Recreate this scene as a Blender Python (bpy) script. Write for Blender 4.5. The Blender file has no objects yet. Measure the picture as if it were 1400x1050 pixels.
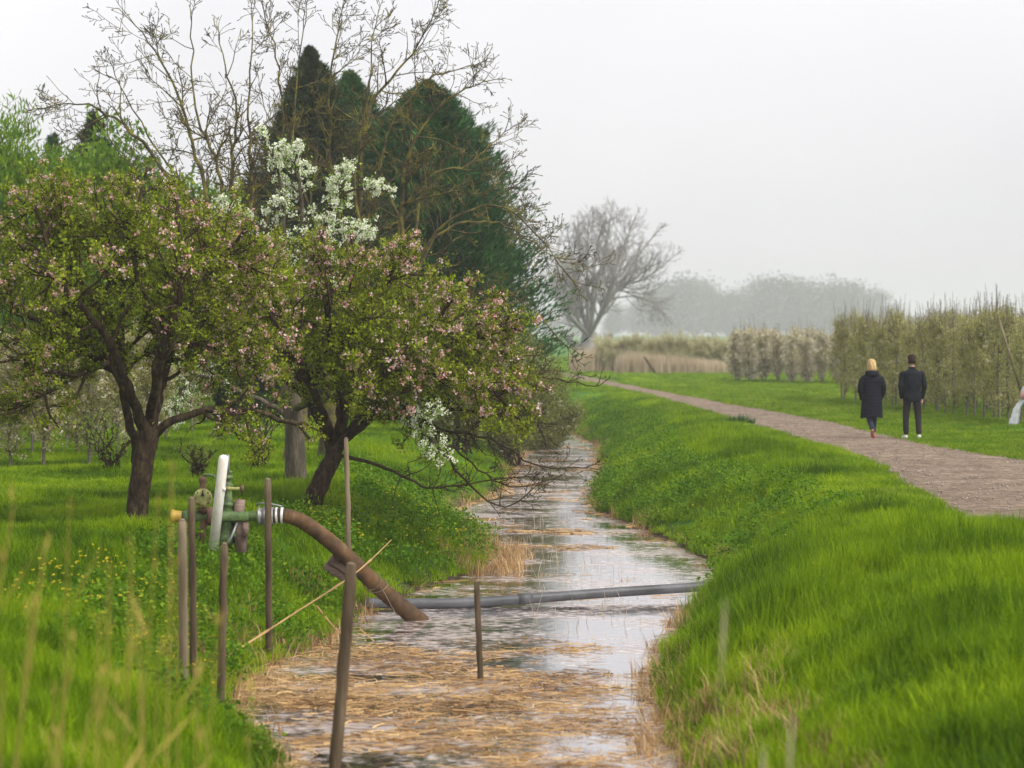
import bpy, math, random
import numpy as np
from mathutils import Vector

SC = bpy.context.scene
COL = SC.collection
F, H, HY = 3306.0, 2.3, 455.0          # focal length in photo pixels, camera height, horizon row
WZ = -1.05                             # water level
RNG = np.random.default_rng(7)
random.seed(7)
UP = np.array([0., 0., 1.])

def P(px, py, Y):
    return np.array([(px - 700) / F * Y, Y, H - (py - HY) / F * Y])

def nrm(v):
    return v / (np.linalg.norm(v) + 1e-9)

# ------------------------------------------------------------------ mesh helpers
def mesh_np(name, verts, faces, smooth=False):
    """verts (N,3); faces: list of (M,k) int arrays"""
    me = bpy.data.meshes.new(name)
    verts = np.asarray(verts, dtype=np.float32).reshape(-1, 3)
    faces = [np.asarray(f, dtype=np.int32) for f in faces if f is not None and len(f)]
    me.vertices.add(len(verts))
    me.vertices.foreach_set('co', verts.ravel())
    nl = sum(f.size for f in faces); npoly = sum(len(f) for f in faces)
    me.loops.add(nl); me.polygons.add(npoly)
    me.loops.foreach_set('vertex_index', np.concatenate([f.ravel() for f in faces]))
    tot = np.concatenate([np.full(len(f), f.shape[1], dtype=np.int32) for f in faces])
    st = np.concatenate([[0], np.cumsum(tot)[:-1]]).astype(np.int32)
    me.polygons.foreach_set('loop_start', st)
    if smooth:
        me.polygons.foreach_set('use_smooth', np.ones(npoly, dtype=bool))
    me.update(calc_edges=True)
    return me

class Geo:
    def __init__(s): s.v = []; s.f = {}; s.n = 0
    def add(s, v, faces):
        v = np.asarray(v, dtype=float).reshape(-1, 3)
        for f in faces:
            f = np.asarray(f, dtype=int)
            if len(f): s.f.setdefault(f.shape[1], []).append(f + s.n)
        s.v.append(v); s.n += len(v)
        return s
    def mesh(s, name, smooth=False, off=None):
        v = np.concatenate(s.v)
        if off is not None: v = v - np.asarray(off)
        return mesh_np(name, v, [np.concatenate(x) for x in s.f.values()], smooth)

def obj(name, me, mat, parent=None, label=None, cat=None, group=None, kind=None):
    o = bpy.data.objects.new(name, me); COL.objects.link(o)
    if mat is not None:
        me.materials.clear(); me.materials.append(mat)
    if parent is not None: o.parent = parent
    tag(o, label, cat, group, kind)
    return o

def tag(o, label=None, cat=None, group=None, kind=None):
    if label: o['label'] = label
    if cat: o['category'] = cat
    if group: o['group'] = group
    if kind: o['kind'] = kind
    return o

def thing(name, loc, label, cat, group=None, rz=0.0):
    o = bpy.data.objects.new(name, None); COL.objects.link(o)
    o.empty_display_size = 0.2
    o.location = Vector([float(c) for c in loc]); o.rotation_euler = (0, 0, rz)
    return tag(o, label, cat, group)

def part(name, geo, mat, root, smooth=False, **k):
    """geometry given in world coordinates -> child of root"""
    base = root
    off = np.array(root.location)
    if root.parent is not None: off = off + np.array(root.parent.location)
    return obj(name, geo.mesh(name, smooth, off), mat, base, **k)

def copy_thing(root, loc, rz=0.0, scale=1.0, label=None, group=None):
    c = root.copy(); COL.objects.link(c)
    c.location = Vector([float(q) for q in loc]); c.rotation_euler = (0, 0, rz)
    c.scale = scale if isinstance(scale, tuple) else (scale,) * 3
    if label: c['label'] = label
    if group: c['group'] = group
    for ch in list(root.children):
        d = ch.copy(); COL.objects.link(d); d.parent = c
        for g in list(ch.children):
            e = g.copy(); COL.objects.link(e); e.parent = d
    return c

def tubes(geo, lines, k=5, caps=False):
    groups = {}
    for p, r in lines:
        if len(p) >= 2: groups.setdefault(len(p), []).append((p, r))
    for n, L in groups.items():
        A = np.array([l[0] for l in L], dtype=float); R = np.array([l[1] for l in L], dtype=float)
        M = len(L)
        T = np.gradient(A, axis=1); T /= np.linalg.norm(T, axis=2, keepdims=True) + 1e-9
        m = np.abs((A[:, -1] - A[:, 0])); ref = np.zeros((M, 3))
        ref[np.arange(M), np.argmin(m, axis=1)] = 1.0
        ref = np.repeat(ref[:, None, :], n, axis=1)
        U = np.cross(T, ref); U /= np.linalg.norm(U, axis=2, keepdims=True) + 1e-9
        V = np.cross(T, U)
        a = np.arange(k) / k * 2 * math.pi
        ring = A[:, :, None, :] + R[:, :, None, None] * (np.cos(a)[None, None, :, None] * U[:, :, None, :] + np.sin(a)[None, None, :, None] * V[:, :, None, :])
        idx = np.arange(M * n * k).reshape(M, n, k)
        q = np.stack([idx[:, :-1, :], np.roll(idx, -1, 2)[:, :-1, :], np.roll(idx, -1, 2)[:, 1:, :], idx[:, 1:, :]], axis=-1).reshape(-1, 4)
        fs = [q]
        if caps and k > 4: fs.append(np.concatenate([idx[:, 0, ::-1], idx[:, -1, :]]))
        geo.add(ring.reshape(-1, 3), fs)
    return geo

def lathe(geo, prof, o, d, k=20):
    """prof [(t,r)] along direction d from o, closed both ends"""
    o = np.asarray(o, float); d = nrm(np.asarray(d, float))
    ref = np.array([0, 1., 0]) if abs(d[1]) < .8 else np.array([1., 0, 0])
    u = nrm(np.cross(d, ref)); v = np.cross(d, u)
    a = np.arange(k) / k * 2 * math.pi
    rings = np.array([[o + d * t + r * (math.cos(x) * u + math.sin(x) * v) for x in a] for t, r in prof])
    n = len(prof); idx = np.arange(n * k).reshape(n, k); nx = np.roll(idx, -1, 1)
    q = np.stack([idx[:-1], nx[:-1], nx[1:], idx[1:]], -1).reshape(-1, 4)
    geo.add(rings.reshape(-1, 3), [q, idx[:1, ::-1], idx[-1:, :]])
    return geo

def box(geo, c, s, rot=None):
    c = np.asarray(c, float); s = np.asarray(s, float) / 2
    v = np.array([[x, y, z] for x in (-1, 1) for y in (-1, 1) for z in (-1, 1)], float) * s
    if rot is not None: v = v @ np.asarray(rot).T
    geo.add(v + c, [[[0, 1, 3, 2], [4, 6, 7, 5], [0, 4, 5, 1], [2, 3, 7, 6], [0, 2, 6, 4], [1, 5, 7, 3]]])
    return geo

def spline(pts, n):
    pts = np.asarray(pts, float)
    m = len(pts)
    ext = np.vstack([2 * pts[0] - pts[1], pts, 2 * pts[-1] - pts[-2]])
    out = []
    for t in np.linspace(0, m - 1 - 1e-6, n):
        i = int(t); f = t - i
        p0, p1, p2, p3 = ext[i], ext[i + 1], ext[i + 2], ext[i + 3]
        out.append(0.5 * ((2 * p1) + (-p0 + p2) * f + (2 * p0 - 5 * p1 + 4 * p2 - p3) * f ** 2 + (-p0 + 3 * p1 - 3 * p2 + p3) * f ** 3))
    return np.array(out)

def leaf_faces(geo, p, d, L, W, rng, fold=0.25):
    """diamond leaves: p (N,3) base, d (N,3) direction, L (N,), W (N,)"""
    N = len(p)
    d = d / (np.linalg.norm(d, axis=1, keepdims=True) + 1e-9)
    r = rng.normal(size=(N, 3)); s = np.cross(d, r); s /= np.linalg.norm(s, axis=1, keepdims=True) + 1e-9
    nn = np.cross(s, d)
    L = np.asarray(L)[:, None]; W = np.asarray(W)[:, None]
    v = np.stack([p, p + d * L * .5 + s * W * .5 + nn * W * fold, p + d * L, p + d * L * .5 - s * W * .5 + nn * W * fold], axis=1)
    i = np.arange(N * 4).reshape(N, 4)
    geo.add(v.reshape(-1, 3), [np.concatenate([i[:, [0, 1, 2]], i[:, [0, 2, 3]]])])
    return geo

# ------------------------------------------------------------------ materials
def newmat(name):
    m = bpy.data.materials.new(name); m.use_nodes = True
    nt = m.node_tree; nt.nodes.clear()
    out = nt.nodes.new('ShaderNodeOutputMaterial')
    return m, nt, out

def N(nt, t, **k):
    n = nt.nodes.new(t)
    for a, b in k.items():
        if a in n.inputs: n.inputs[a].default_value = b
        else: setattr(n, a, b)
    return n

def ramp(nt, fac, stops):
    r = nt.nodes.new('ShaderNodeValToRGB')
    while len(r.color_ramp.elements) < len(stops): r.color_ramp.elements.new(0.5)
    for e, (p, c) in zip(r.color_ramp.elements, stops):
        e.position = p; e.color = (*c, 1) if len(c) == 3 else c
    nt.links.new(fac, r.inputs[0])
    return r.outputs[0]

def leafmat(name, stops, transl=0.35, rough=0.5, noise=0.6, nmix=0.5, spec=0.3):
    """colour from random per island blended with world noise"""
    m, nt, out = newmat(name)
    g = N(nt, 'ShaderNodeNewGeometry')
    nz = N(nt, 'ShaderNodeTexNoise', Scale=noise, Detail=3.0)
    nt.links.new(g.outputs['Position'], nz.inputs['Vector'])
    mx = N(nt, 'ShaderNodeMix', data_type='FLOAT'); mx.inputs[0].default_value = nmix
    mr = N(nt, 'ShaderNodeMapRange'); mr.inputs[1].default_value = .3; mr.inputs[2].default_value = .7
    nt.links.new(nz.outputs[0], mr.inputs[0])
    nt.links.new(g.outputs['Random Per Island'], mx.inputs[2]); nt.links.new(mr.outputs[0], mx.inputs[3])
    c = ramp(nt, mx.outputs[0], stops)
    b = N(nt, 'ShaderNodeBsdfPrincipled', Roughness=rough)
    b.inputs['Specular IOR Level'].default_value = spec
    t = N(nt, 'ShaderNodeBsdfTranslucent')
    ms = N(nt, 'ShaderNodeMixShader'); ms.inputs[0].default_value = transl
    nt.links.new(c, b.inputs['Base Color']); nt.links.new(c, t.inputs[0])
    nt.links.new(b.outputs[0], ms.inputs[1]); nt.links.new(t.outputs[0], ms.inputs[2])
    nt.links.new(ms.outputs[0], out.inputs[0])
    return m

def solid(name, stops, rough=0.7, scale=8.0, stretch=(1, 1, 1), bump=0.3, bscale=None, metal=0.0, spec=0.4, coord='Object', dist=0.02):
    m, nt, out = newmat(name)
    tc = N(nt, 'ShaderNodeTexCoord'); mp = N(nt, 'ShaderNodeMapping'); mp.inputs['Scale'].default_value = stretch
    nt.links.new(tc.outputs[coord], mp.inputs[0])
    nz = N(nt, 'ShaderNodeTexNoise', Scale=scale, Detail=6.0, Roughness=.65)
    nt.links.new(mp.outputs[0], nz.inputs['Vector'])
    mr = N(nt, 'ShaderNodeMapRange'); mr.inputs[1].default_value = .3; mr.inputs[2].default_value = .7
    nt.links.new(nz.outputs[0], mr.inputs[0])
    c = ramp(nt, mr.outputs[0], stops)
    b = N(nt, 'ShaderNodeBsdfPrincipled', Roughness=rough, Metallic=metal)
    b.inputs['Specular IOR Level'].default_value = spec
    nt.links.new(c, b.inputs['Base Color'])
    if bump:
        nb = N(nt, 'ShaderNodeTexNoise', Scale=bscale or scale * 3, Detail=5.0)
        nt.links.new(mp.outputs[0], nb.inputs['Vector'])
        bp = N(nt, 'ShaderNodeBump', Strength=bump, Distance=dist)
        nt.links.new(nb.outputs[0], bp.inputs['Height']); nt.links.new(bp.outputs[0], b.inputs['Normal'])
    nt.links.new(b.outputs[0], out.inputs[0])
    return m

M = {}
M['grass'] = leafmat('grass_blade', [(0, (.020, .050, .002)), (.3, (.078, .160, .002)), (.65, (.21, .335, .003)), (.9, (.34, .44, .006)), (1, (.42, .42, .09))], .4, .6, .55, .6, .08)  # dark end deepened to paint shadow into the blade colours
M['turf'] = leafmat('mown_grass_blade', [(0, (.05, .12, .004)), (.5, (.15, .26, .006)), (1, (.33, .34, .06))], .35, .7, .8, .55, .05)
M['weed'] = leafmat('broad_weed_leaf', [(0, (.025, .08, .003)), (.5, (.09, .20, .004)), (1, (.26, .37, .012))], .35, .55, .9, .5, .12)  # darkest leaf tone lowered as painted shade among the weeds
M['straw'] = leafmat('dry_straw', [(0, (.09, .05, .022)), (.3, (.28, .16, .07)), (.65, (.52, .33, .14)), (1, (.72, .53, .28))], .2, .7, 1.2, .45, .2)
M['reedred'] = leafmat('dead_reed', [(0, (.32, .24, .15)), (.5, (.54, .44, .30)), (1, (.68, .60, .42))], .2, .8, .4, .5, .2)
M['reedgreen'] = leafmat('fading_reed_stem', [(0, (.16, .19, .02)), (.5, (.34, .28, .05)), (1, (.55, .36, .12))], .25, .8, 2.0, .4, .2)
M['yellow'] = leafmat('yellow_petal', [(0, (.55, .42, .01)), (1, (.8, .68, .02))], .3, .5)
M['appleleaf'] = leafmat('apple_leaf', [(0, (.06, .08, .008)), (.4, (.16, .20, .010)), (.75, (.31, .38, .014)), (1, (.48, .53, .03))], .45, .5, 1.1, .25, .2)
M['pink'] = leafmat('pink_blossom', [(0, (.50, .14, .15)), (.35, (.70, .36, .34)), (.7, (.80, .58, .53)), (1, (.87, .80, .76))], .3, .6, 3.0, .2, .2)
M['white'] = leafmat('white_blossom', [(0, (.50, .60, .22)), (.3, (.78, .82, .55)), (.6, (.88, .89, .76)), (1, (.9, .9, .82))], .3, .6, 3.0, .2, .2)
M['pearleaf'] = leafmat('pear_leaf', [(0, (.09, .18, .012)), (.5, (.20, .36, .02)), (1, (.33, .48, .04))], .45, .42, 1.1, .3, .35)
M['conifer'] = leafmat('cypress_spray', [(0, (.010, .040, .012)), (.45, (.028, .095, .024)), (1, (.09, .20, .04))], .15, .7, .7, .55, .15)
M['conifer2'] = leafmat('brownish_conifer_spray', [(0, (.014, .028, .012)), (.5, (.032, .060, .020)), (1, (.085, .12, .04))], .15, .7, .7, .5, .15)
M['willow'] = leafmat('willow_leaf', [(0, (.04, .10, .005)), (.5, (.11, .22, .008)), (1, (.24, .35, .015))], .4, .5, .5, .5, .25)
M['orchleaf'] = leafmat('orchard_leaf', [(0, (.19, .18, .045)), (.5, (.37, .36, .10)), (1, (.58, .56, .22))], .4, .5, .6, .5, .25)
M['hedgeleaf'] = leafmat('pale_orchard_leaf', [(0, (.36, .34, .18)), (.5, (.56, .53, .29)), (1, (.74, .70, .44))], .4, .6, .6, .4, .1)
M['orchbloom'] = leafmat('orchard_blossom', [(0, (.48, .38, .30)), (.5, (.70, .62, .50)), (1, (.85, .80, .68))], .3, .6, 2.0, .3, .2)
M['shrubleaf'] = leafmat('shrub_leaf', [(0, (.09, .11, .02)), (.5, (.19, .21, .04)), (1, (.34, .32, .12))], .35, .6, .8, .4, .2)
M['pebble'] = leafmat('pebble', [(0, (.11, .085, .07)), (.4, (.22, .17, .14)), (1, (.55, .48, .42))], .0, .9, 1.0, .2, .2)
M['farleaf'] = leafmat('far_leaf', [(0, (.05, .06, .03)), (1, (.10, .11, .05))], .3, .7, .1, .5, .2)
M['bark'] = solid('apple_bark', [(0, (.012, .008, .005)), (.5, (.040, .028, .017)), (1, (.095, .070, .036))], .9, 14, (1, 1, .5), .9, 30, dist=.03, spec=.08)
M['pearbark'] = solid('pear_bark', [(0, (.02, .016, .011)), (.5, (.075, .060, .040)), (1, (.16, .13, .085))], .9, 10, (1, 1, .25), .9, 24, dist=.03)
M['lichen'] = solid('lichen_bark', [(0, (.03, .024, .015)), (.45, (.065, .052, .022)), (.65, (.13, .11, .02)), (1, (.25, .21, .03))], .9, 3.5, (1, 1, 1), .6, 30)
M['twig'] = solid('twig_bark', [(0, (.028, .019, .011)), (1, (.080, .058, .032))], .9, 8, (1, 1, 1), .0, spec=.08)
M['greytwig'] = solid('hazed_grey_bark', [(0, (.19, .18, .17)), (1, (.33, .31, .29))], .9, 1, (1, 1, .4), .3)  # grey bark, lightened so its colour adds haze to the far tree
M['orchbark'] = solid('orchard_bark', [(0, (.09, .075, .06)), (1, (.21, .18, .14))], .9, 6, (1, 1, .4), .0)
M['stake'] = solid('weathered_stake', [(0, (.035, .024, .015)), (.5, (.095, .068, .040)), (1, (.18, .138, .09))], .85, 9, (1, 1, .12), .5, 30, spec=.1)
M['palestake'] = solid('pale_weathered_stake', [(0, (.10, .075, .045)), (.5, (.185, .142, .09)), (1, (.28, .225, .15))], .85, 9, (1, 1, .12), .4, 30, spec=.1)
M['dryplank'] = solid('rough_plank', [(0, (.10, .065, .05)), (.5, (.22, .15, .115)), (1, (.34, .25, .20))], .85, 9, (.2, 1, 1), .5, 30)
M['whitepost'] = solid('grimy_white_tube', [(0, (.40, .34, .24)), (.35, (.66, .60, .50)), (.7, (.80, .79, .76)), (1, (.85, .85, .84))], .55, 3, (1, 1, .6), .1)
M['greypipe'] = solid('grey_plastic_pipe', [(0, (.035, .035, .035)), (.5, (.075, .075, .08)), (1, (.14, .14, .14))], .5, 2.5, (.5, 1, 1), .1)
M['greenmetal'] = solid('green_painted_metal', [(0, (.035, .030, .015)), (.35, (.055, .095, .028)), (.7, (.11, .18, .05)), (1, (.24, .28, .12))], .5, 9, (1, 1, 1), .2)
M['greymetal'] = solid('dull_zinc', [(0, (.12, .12, .11)), (1, (.34, .34, .32))], .45, 9, (1, 1, 1), .2, metal=.5)
M['brightmetal'] = solid('shiny_clamp', [(0, (.6, .6, .58)), (1, (.85, .85, .84))], .35, 9, (1, 1, 1), .1, metal=.3)
M['yellowpaint'] = solid('yellow_paint', [(0, (.30, .18, .02)), (1, (.52, .34, .04))], .5, 9, (1, 1, 1), .1)
M['olivemetal'] = solid('yellowed_casting', [(0, (.10, .09, .03)), (.5, (.30, .30, .09)), (1, (.48, .46, .18))], .5, 12, (1, 1, 1), .2)
M['rust'] = solid('rusty_iron', [(0, (.05, .028, .02)), (1, (.20, .10, .06))], .8, 14, (1, 1, 1), .4)
M['black'] = solid('black_plastic', [(0, (.006, .006, .006)), (1, (.02, .02, .02))], .6, 9, (1, 1, 1), .1)
M['film'] = solid('white_plastic_film', [(0, (.45, .48, .52)), (.5, (.68, .70, .72)), (1, (.82, .83, .84))], .35, 14, (1, 1, .5), .6, 20)
M['pinktape'] = solid('pink_tape', [(0, (.55, .26, .20)), (1, (.72, .45, .38))], .6, 9, (1, 1, 1), .1)
M['skin'] = solid('skin', [(0, (.42, .22, .15)), (1, (.52, .29, .20))], .5, 10, (1, 1, 1), .05)
M['blond'] = solid('blond_hair', [(0, (.20, .11, .035)), (.5, (.48, .31, .12)), (1, (.72, .54, .27))], .7, 45, (1, 1, .12), .8, 60, dist=.02)
M['brownhair'] = solid('brown_hair', [(0, (.014, .008, .006)), (1, (.045, .026, .018))], .9, 30, (1, 1, .3), .2, 60, dist=.01, spec=.1)
M['trouser'] = solid('charcoal_cloth', [(0, (.018, .015, .018)), (1, (.034, .029, .032))], .9, 5, (1, 1, .5), .6, 9, dist=.03, spec=.05)
M['jeans'] = solid('navy_denim', [(0, (.007, .011, .028)), (1, (.016, .024, .05))], .85, 5, (1, 1, .5), .5, 9, dist=.02)
M['shoewhite'] = solid('white_shoe', [(0, (.6, .6, .6)), (1, (.78, .78, .78))], .5, 9, (1, 1, 1), .1)
M['shoered'] = solid('red_shoe', [(0, (.35, .02, .015)), (1, (.5, .05, .03))], .5, 9, (1, 1, 1), .1)
M['sole'] = solid('brown_sole', [(0, (.15, .06, .045)), (1, (.24, .11, .08))], .7, 20, (1, 1, 1), .3)

def quilt(name, col, step):
    m, nt, out = newmat(name)
    tc = N(nt, 'ShaderNodeTexCoord')
    w = N(nt, 'ShaderNodeTexWave', wave_type='BANDS', bands_direction='Z', Scale=step, Distortion=.6)
    w.inputs['Detail'].default_value = 1.0
    nt.links.new(tc.outputs['Object'], w.inputs['Vector'])
    b = N(nt, 'ShaderNodeBsdfPrincipled', Roughness=.75); b.inputs['Base Color'].default_value = (*col, 1)
    b.inputs['Specular IOR Level'].default_value = .12
    bp = N(nt, 'ShaderNodeBump', Strength=.25, Distance=.012)
    nt.links.new(w.outputs['Fac'], bp.inputs['Height']); nt.links.new(bp.outputs[0], b.inputs['Normal'])
    nt.links.new(b.outputs[0], out.inputs[0])
    return m
M['coat'] = quilt('black_quilted_coat', (.006, .007, .012), 4.2)
M['jacket'] = quilt('black_quilted_jacket', (.007, .009, .014), 6.0)

def hosemat():
    m, nt, out = newmat('ribbed_brown_hose')
    tc = N(nt, 'ShaderNodeTexCoord')
    nz = N(nt, 'ShaderNodeTexNoise', Scale=5.0, Detail=5.0); nt.links.new(tc.outputs['Object'], nz.inputs['Vector'])
    mr = N(nt, 'ShaderNodeMapRange'); mr.inputs[1].default_value = .32; mr.inputs[2].default_value = .68
    nt.links.new(nz.outputs[0], mr.inputs[0])
    c = ramp(nt, mr.outputs[0], [(0, (.045, .028, .016)), (.45, (.080, .047, .024)), (.8, (.125, .066, .028)), (1, (.14, .10, .055))])
    b = N(nt, 'ShaderNodeBsdfPrincipled', Roughness=.7); b.inputs['Specular IOR Level'].default_value = .15; nt.links.new(c, b.inputs['Base Color'])
    nt.links.new(b.outputs[0], out.inputs[0])
    return m
M['hose'] = hosemat()

def groundmat():
    m, nt, out = newmat('meadow_ground')
    g = N(nt, 'ShaderNodeNewGeometry')
    n1 = N(nt, 'ShaderNodeTexNoise', Scale=.35, Detail=5.0); n2 = N(nt, 'ShaderNodeTexNoise', Scale=9.0, Detail=6.0, Roughness=.7)
    nt.links.new(g.outputs['Position'], n1.inputs['Vector']); nt.links.new(g.outputs['Position'], n2.inputs['Vector'])
    mx = N(nt, 'ShaderNodeMix', data_type='FLOAT'); mx.inputs[0].default_value = .5
    nt.links.new(n1.outputs[0], mx.inputs[2]); nt.links.new(n2.outputs[0], mx.inputs[3])
    c = ramp(nt, mx.outputs[0], [(.3, (.025, .07, .008)), (.5, (.06, .15, .012)), (.7, (.13, .26, .02))])
    # wet mud next to the water
    sp = N(nt, 'ShaderNodeSeparateXYZ'); nt.links.new(g.outputs['Position'], sp.inputs[0])
    mr = N(nt, 'ShaderNodeMapRange'); mr.inputs[1].default_value = WZ + .02; mr.inputs[2].default_value = WZ + .22
    nt.links.new(sp.outputs[2], mr.inputs[0])
    mc = N(nt, 'ShaderNodeMix', data_type='RGBA'); mc.inputs[6].default_value = (.06, .042, .025, 1)
    nt.links.new(mr.outputs[0], mc.inputs[0]); nt.links.new(c, mc.inputs[7])
    b = N(nt, 'ShaderNodeBsdfPrincipled', Roughness=.9); nt.links.new(mc.outputs[2], b.inputs['Base Color'])
    b.inputs['Specular IOR Level'].default_value = .1
    bp = N(nt, 'ShaderNodeBump', Strength=.6, Distance=.08); nt.links.new(n2.outputs[0], bp.inputs['Height']); nt.links.new(bp.outputs[0], b.inputs['Normal'])
    nt.links.new(b.outputs[0], out.inputs[0])
    return m
M['ground'] = groundmat()

def pathmat():
    m, nt, out = newmat('gravel_path')
    g = N(nt, 'ShaderNodeNewGeometry')
    n1 = N(nt, 'ShaderNodeTexNoise', Scale=1.2, Detail=6.0, Roughness=.7); n2 = N(nt, 'ShaderNodeTexVoronoi', Scale=14.0)
    n3 = N(nt, 'ShaderNodeTexNoise', Scale=7.0, Detail=8.0, Roughness=.85)
    for n in (n1, n2, n3): nt.links.new(g.outputs['Position'], n.inputs['Vector'])
    c1 = ramp(nt, n1.outputs[0], [(.3, (.12, .086, .058)), (.5, (.205, .154, .108)), (.72, (.31, .245, .18))])
    c2 = ramp(nt, n3.outputs[0], [(.36, (.35, .32, .31)), (.5, (.9, .9, .9)), (.62, (1.6, 1.55, 1.5))])
    c3 = ramp(nt, n2.outputs['Color'], [(0, (.65, .63, .63)), (1, (1.25, 1.22, 1.2))])
    m1 = N(nt, 'ShaderNodeMix', data_type='RGBA', blend_type='MULTIPLY'); m1.inputs[0].default_value = 1
    nt.links.new(c1, m1.inputs[6]); nt.links.new(c2, m1.inputs[7])
    m2 = N(nt, 'ShaderNodeMix', data_type='RGBA', blend_type='MULTIPLY'); m2.inputs[0].default_value = .45
    nt.links.new(m1.outputs[2], m2.inputs[6]); nt.links.new(c3, m2.inputs[7])
    b = N(nt, 'ShaderNodeBsdfPrincipled', Roughness=.9); nt.links.new(m2.outputs[2], b.inputs['Base Color'])
    b.inputs['Specular IOR Level'].default_value = .15
    bp = N(nt, 'ShaderNodeBump', Strength=.8, Distance=.03); nt.links.new(n3.outputs[0], bp.inputs['Height']); nt.links.new(bp.outputs[0], b.inputs['Normal'])
    nt.links.new(b.outputs[0], out.inputs[0])
    return m
M['path'] = pathmat()

def watermat():
    m, nt, out = newmat('ditch_water')
    g = N(nt, 'ShaderNodeNewGeometry')
    mp = N(nt, 'ShaderNodeMapping'); mp.inputs['Scale'].default_value = (.55, .8, 1)
    nt.links.new(g.outputs['Position'], mp.inputs[0])
    n1 = N(nt, 'ShaderNodeTexNoise', Scale=1.0, Detail=7.0, Roughness=.72)      # scum film patches
    n2 = N(nt, 'ShaderNodeTexNoise', Scale=16.0, Detail=4.0, Roughness=.6)
    nt.links.new(mp.outputs[0], n1.inputs['Vector']); nt.links.new(mp.outputs[0], n2.inputs['Vector'])
    add = N(nt, 'ShaderNodeMath', operation='ADD'); sc = N(nt, 'ShaderNodeMath', operation='MULTIPLY'); sc.inputs[1].default_value = .22
    nt.links.new(n2.outputs[0], sc.inputs[0]); nt.links.new(n1.outputs[0], add.inputs[0]); nt.links.new(sc.outputs[0], add.inputs[1])
    mask = ramp(nt, add.outputs[0], [(.57, (0, 0, 0)), (.70, (.7, .7, .7))])
    w = N(nt, 'ShaderNodeBsdfPrincipled', Roughness=.04); w.inputs['Base Color'].default_value = (.045, .036, .028, 1); w.inputs['IOR'].default_value = 1.45
    w.inputs['Specular IOR Level'].default_value = .8
    f = N(nt, 'ShaderNodeBsdfPrincipled', Roughness=.5)
    fc = ramp(nt, n2.outputs[0], [(.3, (.13, .10, .08)), (.5, (.40, .33, .30)), (.66, (.62, .55, .51))])
    nt.links.new(fc, f.inputs['Base Color'])
    nb = N(nt, 'ShaderNodeTexNoise', Scale=5.0, Detail=3.0); nt.links.new(g.outputs['Position'], nb.inputs['Vector'])
    bp = N(nt, 'ShaderNodeBump', Strength=.12, Distance=.02); nt.links.new(nb.outputs[0], bp.inputs['Height']); nt.links.new(bp.outputs[0], w.inputs['Normal'])
    gl = N(nt, 'ShaderNodeBsdfGlossy', Roughness=.07); gl.inputs['Color'].default_value = (.92, .90, .92, 1); nt.links.new(bp.outputs[0], gl.inputs['Normal'])
    m0 = N(nt, 'ShaderNodeMixShader'); m0.inputs[0].default_value = .55; nt.links.new(w.outputs[0], m0.inputs[1]); nt.links.new(gl.outputs[0], m0.inputs[2]); w = m0
    ms = N(nt, 'ShaderNodeMixShader'); nt.links.new(mask, ms.inputs[0])
    nt.links.new(w.outputs[0], ms.inputs[1]); nt.links.new(f.outputs[0], ms.inputs[2]); nt.links.new(ms.outputs[0], out.inputs[0])
    return m
M['water'] = watermat()

# ------------------------------------------------------------------ terrain
LY = np.array([2, 14, 18.6, 20.9, 23.3, 25.2, 27.2, 28.6, 31.6, 34.0, 36.5, 38.2, 39.5, 45.2, 51.5, 58, 67, 74, 82, 86, 92, 100, 112])
LX = np.array([-1.2, -1.4, -1.75, -2.47, -2.6, -2.28, -2.0, -1.85, -1.2, -.45, -.30, -.55, -.96, -1.3, -.2, -.15, .2, .15, -.5, -2., -6, -13, -30])
RY = np.array([2, 14, 18.6, 21.9, 24.3, 28.8, 33, 38.2, 42.6, 45.2, 49.2, 55.4, 63.3, 71.5, 76.4, 82, 90, 96, 104, 112])
RX = np.array([1.5, 1.35, 1.4, 1.33, 1.51, 2.26, 2.95, 2.66, 2.1, 1.55, 1.67, 2.2, 2.35, 2.75, 2.3, 2.1, 1.9, .3, -6, -24])
PLy = np.array([24.5, 26.3, 27.6, 29.6, 32.4, 36.2, 44, 50.7, 56.3, 64.4, 71, 89.5, 105, 125, 160, 220]); PLx = np.array([12, 8, 6.3, 5.55, 5.68, 5.9, 6.4, 6.15, 6.1, 5.85, 5.6, 5.0, 4.0, 2.7, -.6, -8])
PRy = np.array([31.5, 33, 36, 40, 43.5, 50.7, 56, 61.8, 70, 77.6, 84.5, 94, 108, 125, 162, 222]); PRx = np.array([40, 22, 14, 10.5, 9.2, 8.4, 8.35, 8.2, 7.7, 7.04, 6.6, 5.9, 5.1, 4.0, 1.0, -6])
_ph = np.random.default_rng(3).uniform(0, 6.28, 24)
def wob(x, y, s=1.0):
    a = 0
    for i in range(6):
        fx = math.cos(i * 1.7 + .4); fy = math.sin(i * 1.7 + .4); k = (0.7 + .55 * i) * s
        a = a + np.sin((x * fx + y * fy) * k + _ph[i]) / (1 + .5 * i)
    return a / 2.6
def edges(y):
    jl = .10 * wob(y * 0 + 3, y, 2.2) * np.clip((110 - y) / 30, 0, 1); jr = .10 * wob(y * 0 - 9, y, 2.0)
    return np.interp(y, LY, LX) + jl, np.interp(y, RY, RX) + jr
def bankd(x, y):
    l, r = edges(y)
    return l - x, x - r
def inpath(x, y, m=0.0):
    return (x > np.interp(y, PLy, PLx) - m + .10 * wob(x, y, 3)) & (x < np.interp(y, PRy, PRx) + m + .12 * wob(x, y, 2.6)) & (y > 24.5)
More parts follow.
